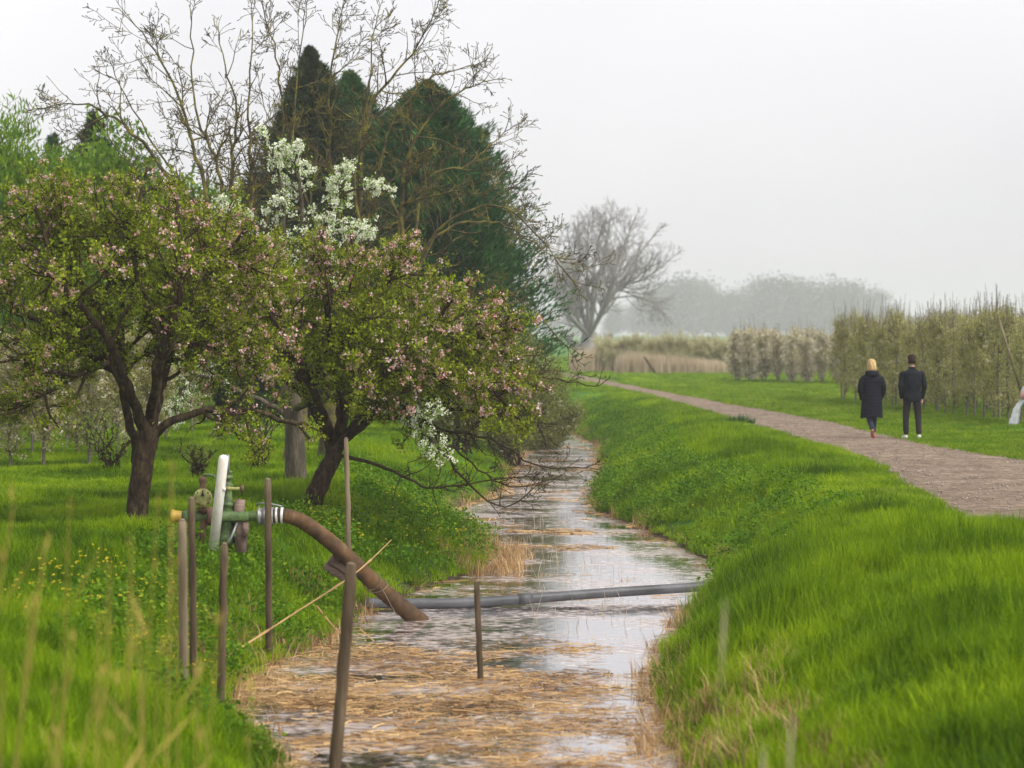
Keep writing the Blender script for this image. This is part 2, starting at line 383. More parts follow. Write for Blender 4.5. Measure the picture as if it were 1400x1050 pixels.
def terr(x, y):
    x = np.asarray(x, float); y = np.asarray(y, float)
    dl, dr = bankd(x, y); d = np.maximum(dl, dr)
    left = dl > dr
    w = np.where(left, 2.9, 2.7)
    t = np.clip(d / w, 0, 1)
    s = np.sin(t * math.pi / 2) ** 0.95
    z = WZ + (-WZ) * s
    z = np.where(d < 0, WZ - .45 * np.clip(-d / .5, 0, 1), z)
    z = z + np.where(d > 0, .05 * wob(x, y, 1.6) * np.clip(d, 0, 1) + .03 * wob(x + 5, y, 4.) * np.clip(d, 0, 1), 0)
    far = np.clip((y - 100) / 14, 0, 1)
    z = z * (1 - far)
    pl, pr = np.interp(y, PLy, PLx), np.interp(y, PRy, PRx)
    pd = np.maximum(pl - x, x - pr)
    flat = np.clip(pd / 1.2, 0, 1)
    return np.where((d > 1.8) | (y > 100), z * flat, z)

def make_ground():
    ys = np.concatenate([np.arange(1, 14, .5), np.arange(14, 50, .2), np.arange(50, 90, .4), np.arange(90, 130, 1.), np.geomspace(130, 2400, 30)])
    xs = np.concatenate([-np.geomspace(1500, 12, 16), np.arange(-11.5, -5, .4), np.arange(-5, 8, .13), np.arange(8, 16, .5), np.geomspace(17, 1500, 16)])
    X, Y = np.meshgrid(xs, ys)
    Z = terr(X, Y) - .05 * inpath(X, Y, -.12)
    v = np.stack([X, Y, Z], -1).reshape(-1, 3)
    ny, nx = X.shape; i = np.arange(ny * nx).reshape(ny, nx)
    q = np.stack([i[:-1, :-1], i[:-1, 1:], i[1:, 1:], i[1:, :-1]], -1).reshape(-1, 4)
    obj('ground', mesh_np('ground', v, [q], True), M['ground'], kind='structure', label='green meadow ground and banks on both sides of the ditch')
make_ground()

def make_path():
    s = np.linspace(0, 1, 260)
    def resamp(px, py):
        d = np.concatenate([[0], np.cumsum(np.hypot(np.diff(px), np.diff(py)))]); d /= d[-1]
        return np.interp(s, d, px), np.interp(s, d, py)
    # rows follow y so that both edges advance together
    yy = np.concatenate([np.linspace(24.6, 31.4, 40), np.linspace(31.6, 60, 120), np.linspace(60.5, 219, 160)])
    rows = []
    for y in yy:
        a = np.interp(y, PLy, PLx); b = min(np.interp(y, PRy, PRx), 40)
        a += .08 * float(wob(a, y, 3)) - .08; b += .10 * float(wob(b, y, 2.6)) + .08
        xs = np.linspace(a, b, 15)
        crown = .05 * np.sin(np.linspace(0, math.pi, 15))
        rows.append(np.stack([xs, np.full(15, y), .004 + crown * .6 + .006 * wob(xs, y, 3)], -1))
    v = np.array(rows); n, k = v.shape[:2]; i = np.arange(n * k).reshape(n, k)
    q = np.stack([i[:-1, :-1], i[:-1, 1:], i[1:, 1:], i[1:, :-1]], -1).reshape(-1, 4)
    obj('path', mesh_np('path', v.reshape(-1, 3), [q], True), M['path'], kind='structure', label='brown gravel footpath winding along the top of the right bank')
make_path()

g = Geo(); g.add([[-40, 1, WZ], [9, 1, WZ], [9, 113, WZ], [-40, 113, WZ]], [[[0, 1, 2, 3]]])
obj('water', g.mesh('water'), M['water'], kind='structure', label='still ditch water with a scummy film reflecting the white sky')

# ------------------------------------------------------------------ scatter (grass etc.)
def blade_tuft(n, h, w, rad, lean, rng, seg=3, droop=.5):
    g = Geo()
    vs = []; fs = []
    base = 0
    for i in range(n):
        a = rng.uniform(0, 6.283); rr = rad * math.sqrt(rng.uniform()); p = np.array([rr * math.cos(a), rr * math.sin(a), -.02])
        a2 = rng.uniform(0, 6.283); out = np.array([math.cos(a2), math.sin(a2), 0]); side = np.array([-out[1], out[0], 0])
        L = h * rng.uniform(.55, 1.1); ln = lean * rng.uniform(.2, 1.3)
        for k in range(seg + 1):
            t = k / seg
            c = p + np.array([0, 0, 1]) * L * (t - droop * ln * t * t * .5) + out * L * ln * t * t
            ww = w * (1 - t ** 1.5) * .5 + .0006
            vs += [c - side * ww, c + side * ww]
        for k in range(seg):
            b = base + 2 * k; fs.append([b, b + 1, b + 3, b + 2])
        base += 2 * (seg + 1)
    g.add(np.array(vs), [fs]); return g

def leafy_tuft(n, h, size, rad, rng):
    g = Geo()
    p = np.stack([rng.normal(0, rad * .5, n), rng.normal(0, rad * .5, n), h * rng.uniform(0.05, 1, n) ** .8], -1)
    d = np.stack([rng.normal(size=n), rng.normal(size=n), rng.uniform(-.1, .8, n)], -1)
    leaf_faces(g, p, d, size * rng.uniform(.6, 1.3, n), size * rng.uniform(.5, .9, n), rng)
    return g

def proto(name, geo, mat):
    me = geo.mesh(name); me.materials.append(mat)
    return bpy.data.objects.new(name, me)

def scatter(name, protos, pts, rz, scl, idx, tilt, label, kind='stuff', cat=None):
    col = bpy.data.collections.new(name + '_kinds')
    for i, p in enumerate(protos): p.name = '%s_kind_%s' % (name, 'abcdefgh'[i]); col.objects.link(p)
    me = bpy.data.meshes.new(name)
    me.vertices.add(len(pts)); me.vertices.foreach_set('co', np.asarray(pts, np.float32).ravel())
    for an, ty, key, val in (('rot', 'FLOAT_VECTOR', 'vector', np.stack([tilt[:, 0], tilt[:, 1], rz], -1)), ('scl', 'FLOAT_VECTOR', 'vector', scl), ('idx', 'INT', 'value', idx)):
        at = me.attributes.new(an, ty, 'POINT')
        at.data.foreach_set(key, np.asarray(val, np.int32 if ty == 'INT' else np.float32).ravel())
    o = bpy.data.objects.new(name, me); COL.objects.link(o)
    nt = bpy.data.node_groups.new(name + '_scatter', 'GeometryNodeTree')
    nt.interface.new_socket('Geometry', in_out='INPUT', socket_type='NodeSocketGeometry')
    nt.interface.new_socket('Geometry', in_out='OUTPUT', socket_type='NodeSocketGeometry')
    gi = nt.nodes.new('NodeGroupInput'); go = nt.nodes.new('NodeGroupOutput')
    ci = nt.nodes.new('GeometryNodeCollectionInfo'); ci.inputs[0].default_value = col
    ci.inputs[1].default_value = True; ci.inputs[2].default_value = True
    ip = nt.nodes.new('GeometryNodeInstanceOnPoints'); ip.inputs['Pick Instance'].default_value = True
    def attr(n, dt):
        a = nt.nodes.new('GeometryNodeInputNamedAttribute'); a.data_type = dt; a.inputs[0].default_value = n
        return a.outputs[0]
    nt.links.new(gi.outputs[0], ip.inputs['Points']); nt.links.new(ci.outputs[0], ip.inputs['Instance'])
    e2r = nt.nodes.new('FunctionNodeEulerToRotation'); nt.links.new(attr('rot', 'FLOAT_VECTOR'), e2r.inputs[0])
    nt.links.new(e2r.outputs[0], ip.inputs['Rotation'])
    nt.links.new(attr('scl', 'FLOAT_VECTOR'), ip.inputs['Scale']); nt.links.new(attr('idx', 'INT'), ip.inputs['Instance Index'])
    nt.links.new(ip.outputs[0], go.inputs[0])
    md = o.modifiers.new('scatter', 'NODES'); md.node_group = nt
    tag(o, label, cat, None, kind)
    return o

def sample(y0, y1, dens, rng, xpad=1.2):
    """uniform points of the view wedge"""
    W = .2118
    n = int(dens * (y1 - y0) * (W * (y0 + y1) + 2 * xpad))
    m = int(n * 1.6)
    y = rng.uniform(y0, y1, m); hw = W * y1 + xpad
    x = rng.uniform(-hw, hw, m); ok = np.abs(x) < W * y + xpad
    x, y = x[ok], y[ok]
    n2 = min(len(x), n); return x[:n2], y[:n2]

def finish(name, protos, x, y, h, rng, label, wscale=None, nk=None, tilt=.12, zoff=0, **k):
    z = terr(x, y) + zoff
    n = len(x)
    w = wscale if wscale is not None else np.ones(n)
    scl = np.stack([w, w, h], -1)
    return scatter(name, protos, np.stack([x, y, z], -1), rng.uniform(0, 6.28, n), scl, rng.integers(0, nk or len(protos), n), rng.normal(0, tilt, (n, 2)), label, **k)

rg = np.random.default_rng(11)
long_t = [proto('t', blade_tuft(34, .32, .010, .15, .55, rg), M['grass']) for _ in range(5)]
X, Y = [], []
for a, b, dn in ((7, 22, 70), (22, 34, 60), (34, 50, 38), (50, 75, 22), (75, 110, 10), (110, 230, 3.2)):
    x, y = sample(a, b, dn, rg); X.append(x); Y.append(y)
X = np.concatenate(X); Y = np.concatenate(Y)
dl, dr = bankd(X, Y); d = np.maximum(dl, dr)
pl = np.interp(Y, PLy, PLx); pr = np.interp(Y, PRy, PRx)
verge = (X > pr - .1)
keep = ((d > .03) | (Y > 104)) & ~inpath(X, Y, .02) & ~(verge & (rg.uniform(size=len(X)) < .75) & (Y < 100))
nearp = np.clip((pl - X) / 1.6, 0, 1)
h = .75 + .5 * wob(X, Y, .8) + .35 * wob(X + 9, Y, 3.) + .3 * wob(X - 20, Y, 7.)
h = np.clip(h, .45, 1.4)
right = dr > dl
h = np.where(right, h * (.42 + .6 * nearp) * np.clip(1.25 - (Y - 20) / 100, .5, 1.25), h * np.clip(.95 - (Y - 25) / 70, .45, 1))
h = np.where(verge, .30, h)
h = np.where(d < .35, h * .75, h)
h = np.where(~right & (d > 2.6) & (Y > 30), h * .65, h)
keep &= ~((Y > 28.0) & (Y < 29.45) & (X > -2.0) & (X < -.9))
X, Y, h = X[keep], Y[keep], h[keep]
ws = np.where(Y > 110, 2.6, np.where(Y > 75, 1.6, np.where(Y > 50, 1.2, 1.0)))
finish('grass', long_t, X, Y, h, rg, 'lush bright green long grass covering both ditch banks', ws)

# short verge turf right of the path
short_t = [proto('t', blade_tuft(40, .11, .011, .17, .8, rg), M['turf']) for _ in range(4)]
X, Y = [], []
for a, b, dn in ((30, 50, 55), (50, 75, 34), (75, 110, 18)):
    x, y = sample(a, b, dn, rg); X.append(x); Y.append(y)
X = np.concatenate(X); Y = np.concatenate(Y); pr = np.interp(Y, PRy, PRx); pl = np.interp(Y, PLy, PLx)
k = ~inpath(X, Y, .0) & (((X > pr - .1)) | ((X < pl) & (X > pl - .8)))
X, Y = X[k], Y[k]
finish('verge_grass', short_t, X, Y, np.clip(.8 + .4 * wob(X, Y, 1.5), .4, 1.3), rg, 'short mown grass verge between the gravel path and the orchard', np.where(Y > 70, 1.4, 1.0))

# broad-leaved weeds low on both banks
weed_t = [proto('t', leafy_tuft(60, .28, .055, .28, rg), M['weed']) for _ in range(4)]
x1, y1 = sample(18, 90, 13, rg)
dl, dr = bankd(x1, y1)
nzv = wob(x1 + 40, y1, 1.1)
kl = (dl > .05) & (dl < 2.0) & (y1 > 25) & (y1 < 46) & (nzv > -.35)
kr = (dr > .05) & (dr < 1.7) & (y1 > 31) & (nzv > -.45)
k3 = (dl > .1) & (dl < 1.6) & (y1 < 25) & (nzv > .0)
k = kl | kr | k3
k &= ~((y1 > 28.0) & (y1 < 29.45) & (x1 > -2.0) & (x1 < -.9))
X, Y = x1[k], y1[k]
finish('weeds', weed_t, X, Y, rg.uniform(.6, 1.25, len(X)) * np.where(Y > 60, .7, 1), rg, 'broad-leaved green weeds growing low on the banks beside the water', rg.uniform(.7, 1.2, len(X)))
# yellow flowers
fl = Geo(); x1, y1 = sample(19, 40, 40, rg); dl, dr = bankd(x1, y1)
k = (dl > .15) & (dl < 1.9) & (wob(x1 + 40, y1, 1.1) > .05) & (((y1 > 28) & (y1 < 36)) | ((y1 > 20) & (y1 < 25))) & (rg.uniform(size=len(x1)) < .65)
k |= (dr > .4) & (dr < 1.6) & (y1 > 30) & (rg.uniform(size=len(x1)) < .03)
fx, fy = x1[k], y1[k]; fz = terr(fx, fy) + rg.uniform(.16, .32, len(fx))
for q in range(4):
    dd = np.stack([rg.normal(size=len(fx)), rg.normal(size=len(fx)), rg.uniform(.1, .9, len(fx))], -1)
    leaf_faces(fl, np.stack([fx, fy, fz], -1), dd, np.full(len(fx), .022), np.full(len(fx), .018), rg)
obj('yellow_flowers', fl.mesh('yellow_flowers'), M['yellow'], label='tiny yellow flowers dotted among the weeds on the left bank', kind='stuff')

# dry reeds and stubble standing at the waterline
dry_t = [proto('t', blade_tuft(26, .42, .009, .14, .45, rg), M['straw']) for _ in range(4)]
x1, y1 = sample(12, 80, 26, rg); dl, dr = bankd(x1, y1); d = np.maximum(dl, dr)
u = rg.uniform(size=len(x1))
k = (np.abs(d) < .22) & (u < np.where(y1 < 30, .30, .09))
k |= (y1 > 33.2) & (y1 < 37.2) & (dl < .5) & (dl > -.55) & (u < .8)                     # clump on the promontory
k |= (dr > -.3) & (dr < 1.0) & (y1 < 21.0) & (u < .8)                                # near right corner
k |= (dr > -.15) & (dr < .45) & (y1 < 25) & (u < .5)
k |= (dl > 0) & (dl < .7) & (y1 > 21) & (y1 < 26.5) & (u < .4)
X, Y = x1[k], y1[k]
zz = np.maximum(terr(X, Y), WZ - .04)
n = len(X); sc_ = rg.uniform(.45, 1.0, n) * np.where((Y > 33) & (Y < 37.5), 1.0, .8)
scatter('dry_reeds', dry_t, np.stack([X, Y, zz], -1), rg.uniform(0, 6.28, n), np.stack([rg.uniform(.7, 1.2, n)] * 2 + [sc_], -1), rg.integers(0, 4, n), rg.normal(0, .22, (n, 2)), 'dry straw-coloured reed stubble along the water edge')

# floating straw on the water
def straw():
    r = np.random.default_rng(5); G = Geo()
    n = 150000
    x = r.uniform(-3.2, 3.2, n); y = 12 + 73 * r.uniform(size=n) ** 2.3
    l, rr = edges(y); u = r.uniform(size=n)
    inside = (x > l - .15) & (x < rr + .12)
    band = .5 + .5 * wob(x * .9, y * 2.3, 1.0) + .35 * wob(x * 2 + 30, y * 3., 2.0)
    lowleft = np.clip((1.15 + .35 * wob(x, y, 2.) - x) / .5, 0, 1) * np.clip((27.0 + .8 * wob(x, y + 7, 1.2) - y) / .9, 0, 1)
    dens = np.where(lowleft > 0, lowleft * np.clip((band - .28) * 2.2, .04, .85), 0)
    mid = np.clip((band - .78) * 1.6, 0, .16) * ((y > 26) & (y < 80))
    far = np.clip((y - 80) / 2, 0, 1) * .9
    clump = .9 * ((np.abs(y - 37.6) < .5) & (x > -.3) & (x < 1.6) & (band > .4))
    rim = np.where(y < 27, .55, .16) * (np.minimum(x - l, rr - x) < .22)
    edge = np.clip((x - (rr - .7)) / .5, 0, 1) * .5 * (y < 21.5)
    pr_ = np.maximum.reduce([dens, mid, far, clump, rim, edge])
    k = inside & (u < pr_)
    x, y = x[k], y[k]; m = len(x)
    th = r.normal(0, .75, m) + (r.uniform(size=m) < .35) * r.uniform(0, 3.14, m)
    L = np.where(y > 40, r.uniform(.15, .5, m), r.uniform(.05, .30, m)); w = np.where(y > 40, r.uniform(.012, .03, m), r.uniform(.004, .012, m))
    z = WZ + r.uniform(.001, .028, m) * np.where(y < 28, 1.0, .6)
    dz = r.normal(0, .05, m)
    dx, dy = np.cos(th), np.sin(th); sx, sy = -dy, dx
    rl = r.normal(0, .5, m)
    c = np.stack([x, y, z], -1); d = np.stack([dx, dy, dz], -1) * L[:, None] / 2; s = np.stack([sx, sy, rl], -1) * w[:, None] / 2
    bend = np.stack([sx, sy, np.abs(r.normal(0, .3, m))], -1) * (L * r.normal(0, .12, m))[:, None]
    v = np.stack([c - d - s, c - d + s, c + bend - s, c + bend + s, c + d - s, c + d + s], 1)
    v[:, :, 2] = np.maximum(v[:, :, 2], WZ + .0015)
    i = np.arange(m * 6).reshape(m, 6)
    G.add(v.reshape(-1, 3), [np.concatenate([i[:, [0, 1, 3, 2]], i[:, [2, 3, 5, 4]]])])
    obj('floating_straw', G.mesh('floating_straw'), M['straw'], label='mats of broken straw-coloured reeds floating on the ditch water', kind='stuff')
    # thin upright stalks rising from the water
    S = []
    spots = [(r.normal(.35, .5), r.uniform(33, 44)) for _ in range(70)] + [(r.uniform(.2, 1.6), r.uniform(26, 36)) for _ in range(45)] + [(r.uniform(.9, 1.3), r.uniform(17.5, 24)) for _ in range(40)] + [(r.uniform(-.8, 1.5), r.uniform(46, 75)) for _ in range(70)]
    for (a, b) in spots:
        l, rr = edges(np.array([b]))
        if a < l[0] + .05 or a > rr[0] - .05: continue
        h_ = r.uniform(.06, .32) if b > 26 else r.uniform(.04, .16)
        p0 = np.array([a, b, WZ - .03]); t = np.array([r.normal(0, .18) * h_, 0, h_])
        S.append((np.array([p0, p0 + t * .5 + [0, 0, .01], p0 + t]), np.array([.003, .003, .002])))
    gg = Geo(); tubes(gg, S, 4)
    obj('reed_stalks', gg.mesh('reed_stalks'), M['reedred'], label='thin reddish reed stalks standing in the shallow water', kind='stuff')
straw()

# out-of-focus tall reeds right in front of the camera, bottom left
def front_reeds():
    r = np.random.default_rng(21); S = []; Gl = Geo()
    spec = [(18, 690, 8.2), (60, 760, 8.0), (100, 880, 8.6), (150, 790, 7.8), (215, 700, 8.3), (235, 650, 8.8), (180, 755, 7.7), (135, 860, 8.4), (95, 700, 8.9), (300, 860, 8.0), (270, 930, 7.6), (40, 850, 7.4), (5, 930, 8.0), (190, 880, 8.6), (160, 940, 7.6), (75, 960, 8.1), (240, 780, 8.8), (215, 900, 7.9), (125, 970, 8.2), (345, 950, 8.7)]
    for (px, py, Y_) in spec:
        top = P(px, py, Y_); base = np.array([top[0] - r.uniform(.05, .28), Y_ + r.normal(0, .1), float(terr(top[0], Y_)) - .05])
        mid = (top + base) / 2 + np.array([r.normal(0, .05), 0, 0])
        pts = spline([base, mid, top], 14)
        S.append((pts, np.linspace(.0075, .003, 14)))
        for t in (5, 7, 9, 11):
            if r.uniform() < .65:
                dd = np.array([r.normal(0, .6), r.normal(0, .3), .9]); leaf_faces(Gl, pts[t][None], dd[None], [r.uniform(.18, .35)], [.014], r, .1)
        for q in range(5):
            dd = np.array([r.normal(0, .25), r.normal(0, .25), .9]); leaf_faces(Gl, pts[-1 - q % 3][None], dd[None], [r.uniform(.05, .10)], [.012], r, .1)
    gg = Geo(); tubes(gg, S, 5); 
    for s in Gl.v: pass
    gg.v += Gl.v
    for kf, arr in Gl.f.items(): gg.f.setdefault(kf, []).extend([a + gg.n for a in arr])
    gg.n += Gl.n
    obj('tall_reeds', gg.mesh('tall_reeds'), M['reedgreen'], label='blurred tall thin dry reeds in the left foreground', kind='stuff')
    S = []; 
    for (px, py, Y_) in [(987, 818, 7.0), (1078, 975, 6.6), (1040, 1015, 6.8)]:
        top = P(px, py, Y_); base = np.array([top[0] - r.uniform(.02, .25), Y_, float(terr(top[0] - .1, Y_))])
        S.append((spline([base, (top + base) / 2 + [.04, 0, 0], top + [.01, 0, .0]], 44), np.concatenate([np.full(40, .0006), [.0012, .004, .004, .001]])))
    gg = Geo(); tubes(gg, S, 5)
    obj('seed_heads', gg.mesh('seed_heads'), M['reedred'], label='blurred brownish reed heads rising at the lower right edge of the water', kind='stuff')
front_reeds()

# ------------------------------------------------------------------ woody growth
class Wood:
    def __init__(s): s.lines = []; s.tips = []      # tips: (pos, dir, lvl)

def grow(W, p, d, L, r, lvl, S, rng, env=None):
    n = max(2, int(round(L / S['seg'][lvl])))
    pts = [p]; dirs = [d]
    w = S['wig'][lvl]; tr = S['trop'][lvl]
    for i in range(n):
        d = nrm(d + rng.normal(0, w, 3) + UP * tr)
        q = p + d * L / n
        if env is not None and not env(q):
            if i > 0: break
        p = q; pts.append(p); dirs.append(d)
    m = len(pts); rr = r * np.linspace(1, S['tap'], m)
    rr = np.maximum(rr, S['rmin'])
    if lvl == S['max'] and S.get('bud'): rr[-1] = S['rmin'] * S['bud']
    W.lines.append((np.array(pts), rr))
    if lvl >= S['leaf']:
        for i in range(1, m): W.tips.append((pts[i], dirs[i], lvl))
    if lvl < S['max']:
        Lr = L * (m - 1) / n
        nc = max(S.get('minc', 1), rng.poisson(Lr * S['dens'][lvl]))
        sprout(W, np.array(pts), np.array(dirs), rr, nc, L * S['ratio'][lvl], lvl + 1, S, rng, env, S.get('t0', .2))

def sprout(W, pts, dirs, rr, nc, L, lvl, S, rng, env, t0):
    m = len(pts)
    for _ in range(nc):
        t = rng.uniform(t0, 1) * (m - 1); i = min(int(t), m - 2); f = t - i
        q = pts[i] * (1 - f) + pts[i + 1] * f; dd = dirs[min(i + 1, m - 1)]
        ax = nrm(np.cross(dd, rng.normal(size=3))); a = math.radians(rng.uniform(*S['ang']))
        nd = nrm(dd * math.cos(a) + ax * math.sin(a) + UP * S.get('upb', 0))
        r0 = (rr[i] * (1 - f) + rr[i + 1] * f) * rng.uniform(.45, .7)
        grow(W, q, nd, L * rng.uniform(.6, 1.25) * (1.1 - .45 * t / (m - 1)), min(r0, S.get('rcap', {}).get(lvl, 9)), lvl, S, rng, env)

def limb(W, pts, r0, r1, S, rng, nc, L, lvl=1, env=None, t0=.25, n=None, jit=.012):
    pts = np.asarray(pts, float)
    if n is None: n = max(8, int(np.linalg.norm(np.diff(pts, axis=0), axis=1).sum() / S['seg'][0]))
    c = spline(pts, n); c[1:-1] += rng.normal(0, jit, c[1:-1].shape)
    rr = r0 + (r1 - r0) * np.linspace(0, 1, n) ** .8
    W.lines.append((c, rr))
    dirs = np.gradient(c, axis=0); dirs /= np.linalg.norm(dirs, axis=1, keepdims=True)
    sprout(W, c, dirs, rr, nc, L, lvl, S, rng, env, t0)
    W.tips.append((c[-1], dirs[-1], 2))
    if nc > 1:
        for _ in range(2): grow(W, c[-1], nrm(dirs[-1] + rng.normal(0, .25, 3)), L * .55, r1, min(lvl + 1, S['max']), S, rng, env)

def split_tubes(W, thick, k1=9, k2=4):
    A = Geo(); B = Geo()
    big = [l for l in W.lines if l[1].max() > thick]; small = [l for l in W.lines if l[1].max() <= thick]
    tubes(A, big, k1); 
    if small: tubes(B, small, k2)
    return A, B

def ell(c, r):
    c = np.asarray(c); r = np.asarray(r)
    return lambda q: float((((q - c) / r) ** 2).sum()) < 1 + .12 * math.sin(q[0] * 5.1 + q[2] * 4.3 + q[1] * 3)

def leaves_at(tips, per, spread, size, rng, frac=1.0, up=.3, wr=.6):
    t = [q for q in tips if rng.uniform() < frac]
    if not t: return None
    p = np.array([q[0] for q in t]); d = np.array([q[1] for q in t])
    p = np.repeat(p, per, 0) + rng.normal(0, spread, (len(t) * per, 3)); d = np.repeat(d, per, 0) * .5 + rng.normal(0, .8, (len(t) * per, 3)) + UP * up
    s = size * rng.uniform(.6, 1.25, len(p))
    g = Geo(); leaf_faces(g, p, d, s, s * wr, rng); return g

def clumped(tips, per, spread, size, rng, frac):
    # leaf rosettes on spurs: a share of the twig points carries a tuft, the rest a single leaf
    a = leaves_at(tips, per, spread, size, rng, frac, .4); b = leaves_at(tips, 2, .03, size * .75, rng, .6, .3)
    return merge(a, b)
def merge(a, b):
    a.v += b.v
    for kf, arr in b.f.items(): a.f.setdefault(kf, []).extend([x + a.n for x in arr])
    a.n += b.n
    return a

def blossom_at(tips, n_cl, per, crad, size, rng):
    t = [tips[i] for i in rng.integers(0, len(tips), n_cl)]
    p = np.array([q[0] for q in t]) + rng.normal(0, .02, (n_cl, 3))
    o = rng.normal(size=(n_cl, per, 3)); o /= np.linalg.norm(o, axis=2, keepdims=True)
    pp = (p[:, None] + o * crad * rng.uniform(.4, 1, (n_cl, per, 1))).reshape(-1, 3)
    s = size * rng.uniform(.7, 1.3, len(pp))
    g = Geo(); leaf_faces(g, pp, rng.normal(size=pp.shape) + o.reshape(-1, 3), s, s * .95, rng); return g

SA = dict(seg=[.12, .10, .07, .05], wig=[.1, .20, .26, .30], trop=[0, .05, .03, .02], tap=.45, rmin=.0022, dens=[3, 7, 9, 0], ratio=[.6, .55, .5, .5], ang=(30, 80), max=3, leaf=2, t0=.15, rcap={1: .04, 2: .014, 3: .006}, minc=2)

def apple_tree_a():
    rng = np.random.default_rng(31); Y0 = 28.7; s = Y0 / F
    root = thing('apple_tree', P(185, 722, Y0), 'old dark-trunked apple tree with pink buds beside the pump on the left', 'tree', 'blossoming old fruit trees on the left bank')
    W = Wood(); env = ell(P(165, 400, Y0), (208 * s, 2.0, 170 * s))
    p = lambda a, b, dy=0: P(a, b, Y0 + dy)
    limb(W, [p(183, 735), p(190, 680), p(197, 625), p(207, 585)], .135, .125, SA, rng, 0, .5, t0=.8, n=16, jit=.006)
    nc, L = 16, 1.0
    limb(W, [p(203, 605), p(185, 555), p(160, 510), p(140, 492), p(95, 477), p(40, 488)], .078, .028, SA, rng, 13, .8, 1, env, .35)
    limb(W, [p(155, 500), p(143, 455), p(122, 435), p(85, 375), p(50, 290)], .07, .02, SA, rng, nc, L, 1, env)
    limb(W, [p(206, 600), p(214, 520), p(218, 470), p(245, 425), p(290, 370), p(330, 320)], .075, .02, SA, rng, nc, L, 1, env, .3)
    limb(W, [p(190, 640, .3), p(172, 550, .5), p(167, 470, .5), p(165, 380, .5), p(150, 260, .4)], .065, .02, SA, rng, nc + 3, L, 1, env, .35)
    limb(W, [p(207, 600), p(240, 575), p(290, 560), p(345, 563), p(400, 578)], .06, .025, SA, rng, 9, .7, 1, None, .4)
    limb(W, [p(205, 590), p(228, 500, .8), p(262, 410, 1.3), p(280, 290, 1.5)], .07, .02, SA, rng, nc, L, 1, env)
    limb(W, [p(200, 590), p(150, 470, -.9), p(95, 400, -1.3), p(20, 330, -1.5)], .065, .02, SA, rng, nc, L, 1, env)
    limb(W, [p(205, 570), p(225, 470, -.9), p(250, 380, -1.2), p(240, 270, -1.2)], .06, .02, SA, rng, nc, L, 1, env)
    limb(W, [p(170, 480, .4), p(120, 400, .9), p(70, 330, 1.2), p(60, 260, 1.2)], .05, .02, SA, rng, nc, L, 1, env)
    limb(W, [p(215, 460), p(190, 380, -.3), p(185, 300, -.2), p(200, 235, 0)], .045, .015, SA, rng, nc, L, 1, env)
    limb(W, [p(150, 495), p(110, 510, -.4), p(60, 540, -.6), p(10, 560, -.6)], .045, .015, SA, rng, 12, .7, 1, None)
    limb(W, [p(218, 480), p(260, 470, .3), p(310, 480, .4), p(350, 500, .4)], .045, .015, SA, rng, 16, .8, 1, None)
    limb(W, [p(240, 430), p(280, 370, .2), p(315, 345, .4), p(350, 370, .4)], .045, .015, SA, rng, 18, .9, 1, None)
    limb(W, [p(165, 400, .5), p(110, 330, .6), p(60, 285, .7), p(20, 300, .7)], .04, .015, SA, rng, 16, .8, 1, None)
    limb(W, [p(95, 477), p(40, 430, -.3), p(-20, 400, -.2), p(-60, 420, 0)], .04, .015, SA, rng, nc, L, 1, None)
    A, B = split_tubes(W, .03)
    part('trunk', A, M['bark'], root, True)
    cr = part('crown', B, M['twig'], root, label='fine twigs of the crown')
    lv = clumped(W.tips, 12, .030, .050, rng, .27)
    part('foliage', lv, M['appleleaf'], root)
    cc = P(165, 400, Y0); ot = [t for t in W.tips if t[0][2] > 1.0 and (((t[0] - cc) / (208 * s, 2.0, 170 * s)) ** 2).sum() > .5]
    part('blossoms', blossom_at(ot, 1500, 7, .024, .029, rng), M['pink'], root)
    print('apple a', len(W.lines), len(W.tips))

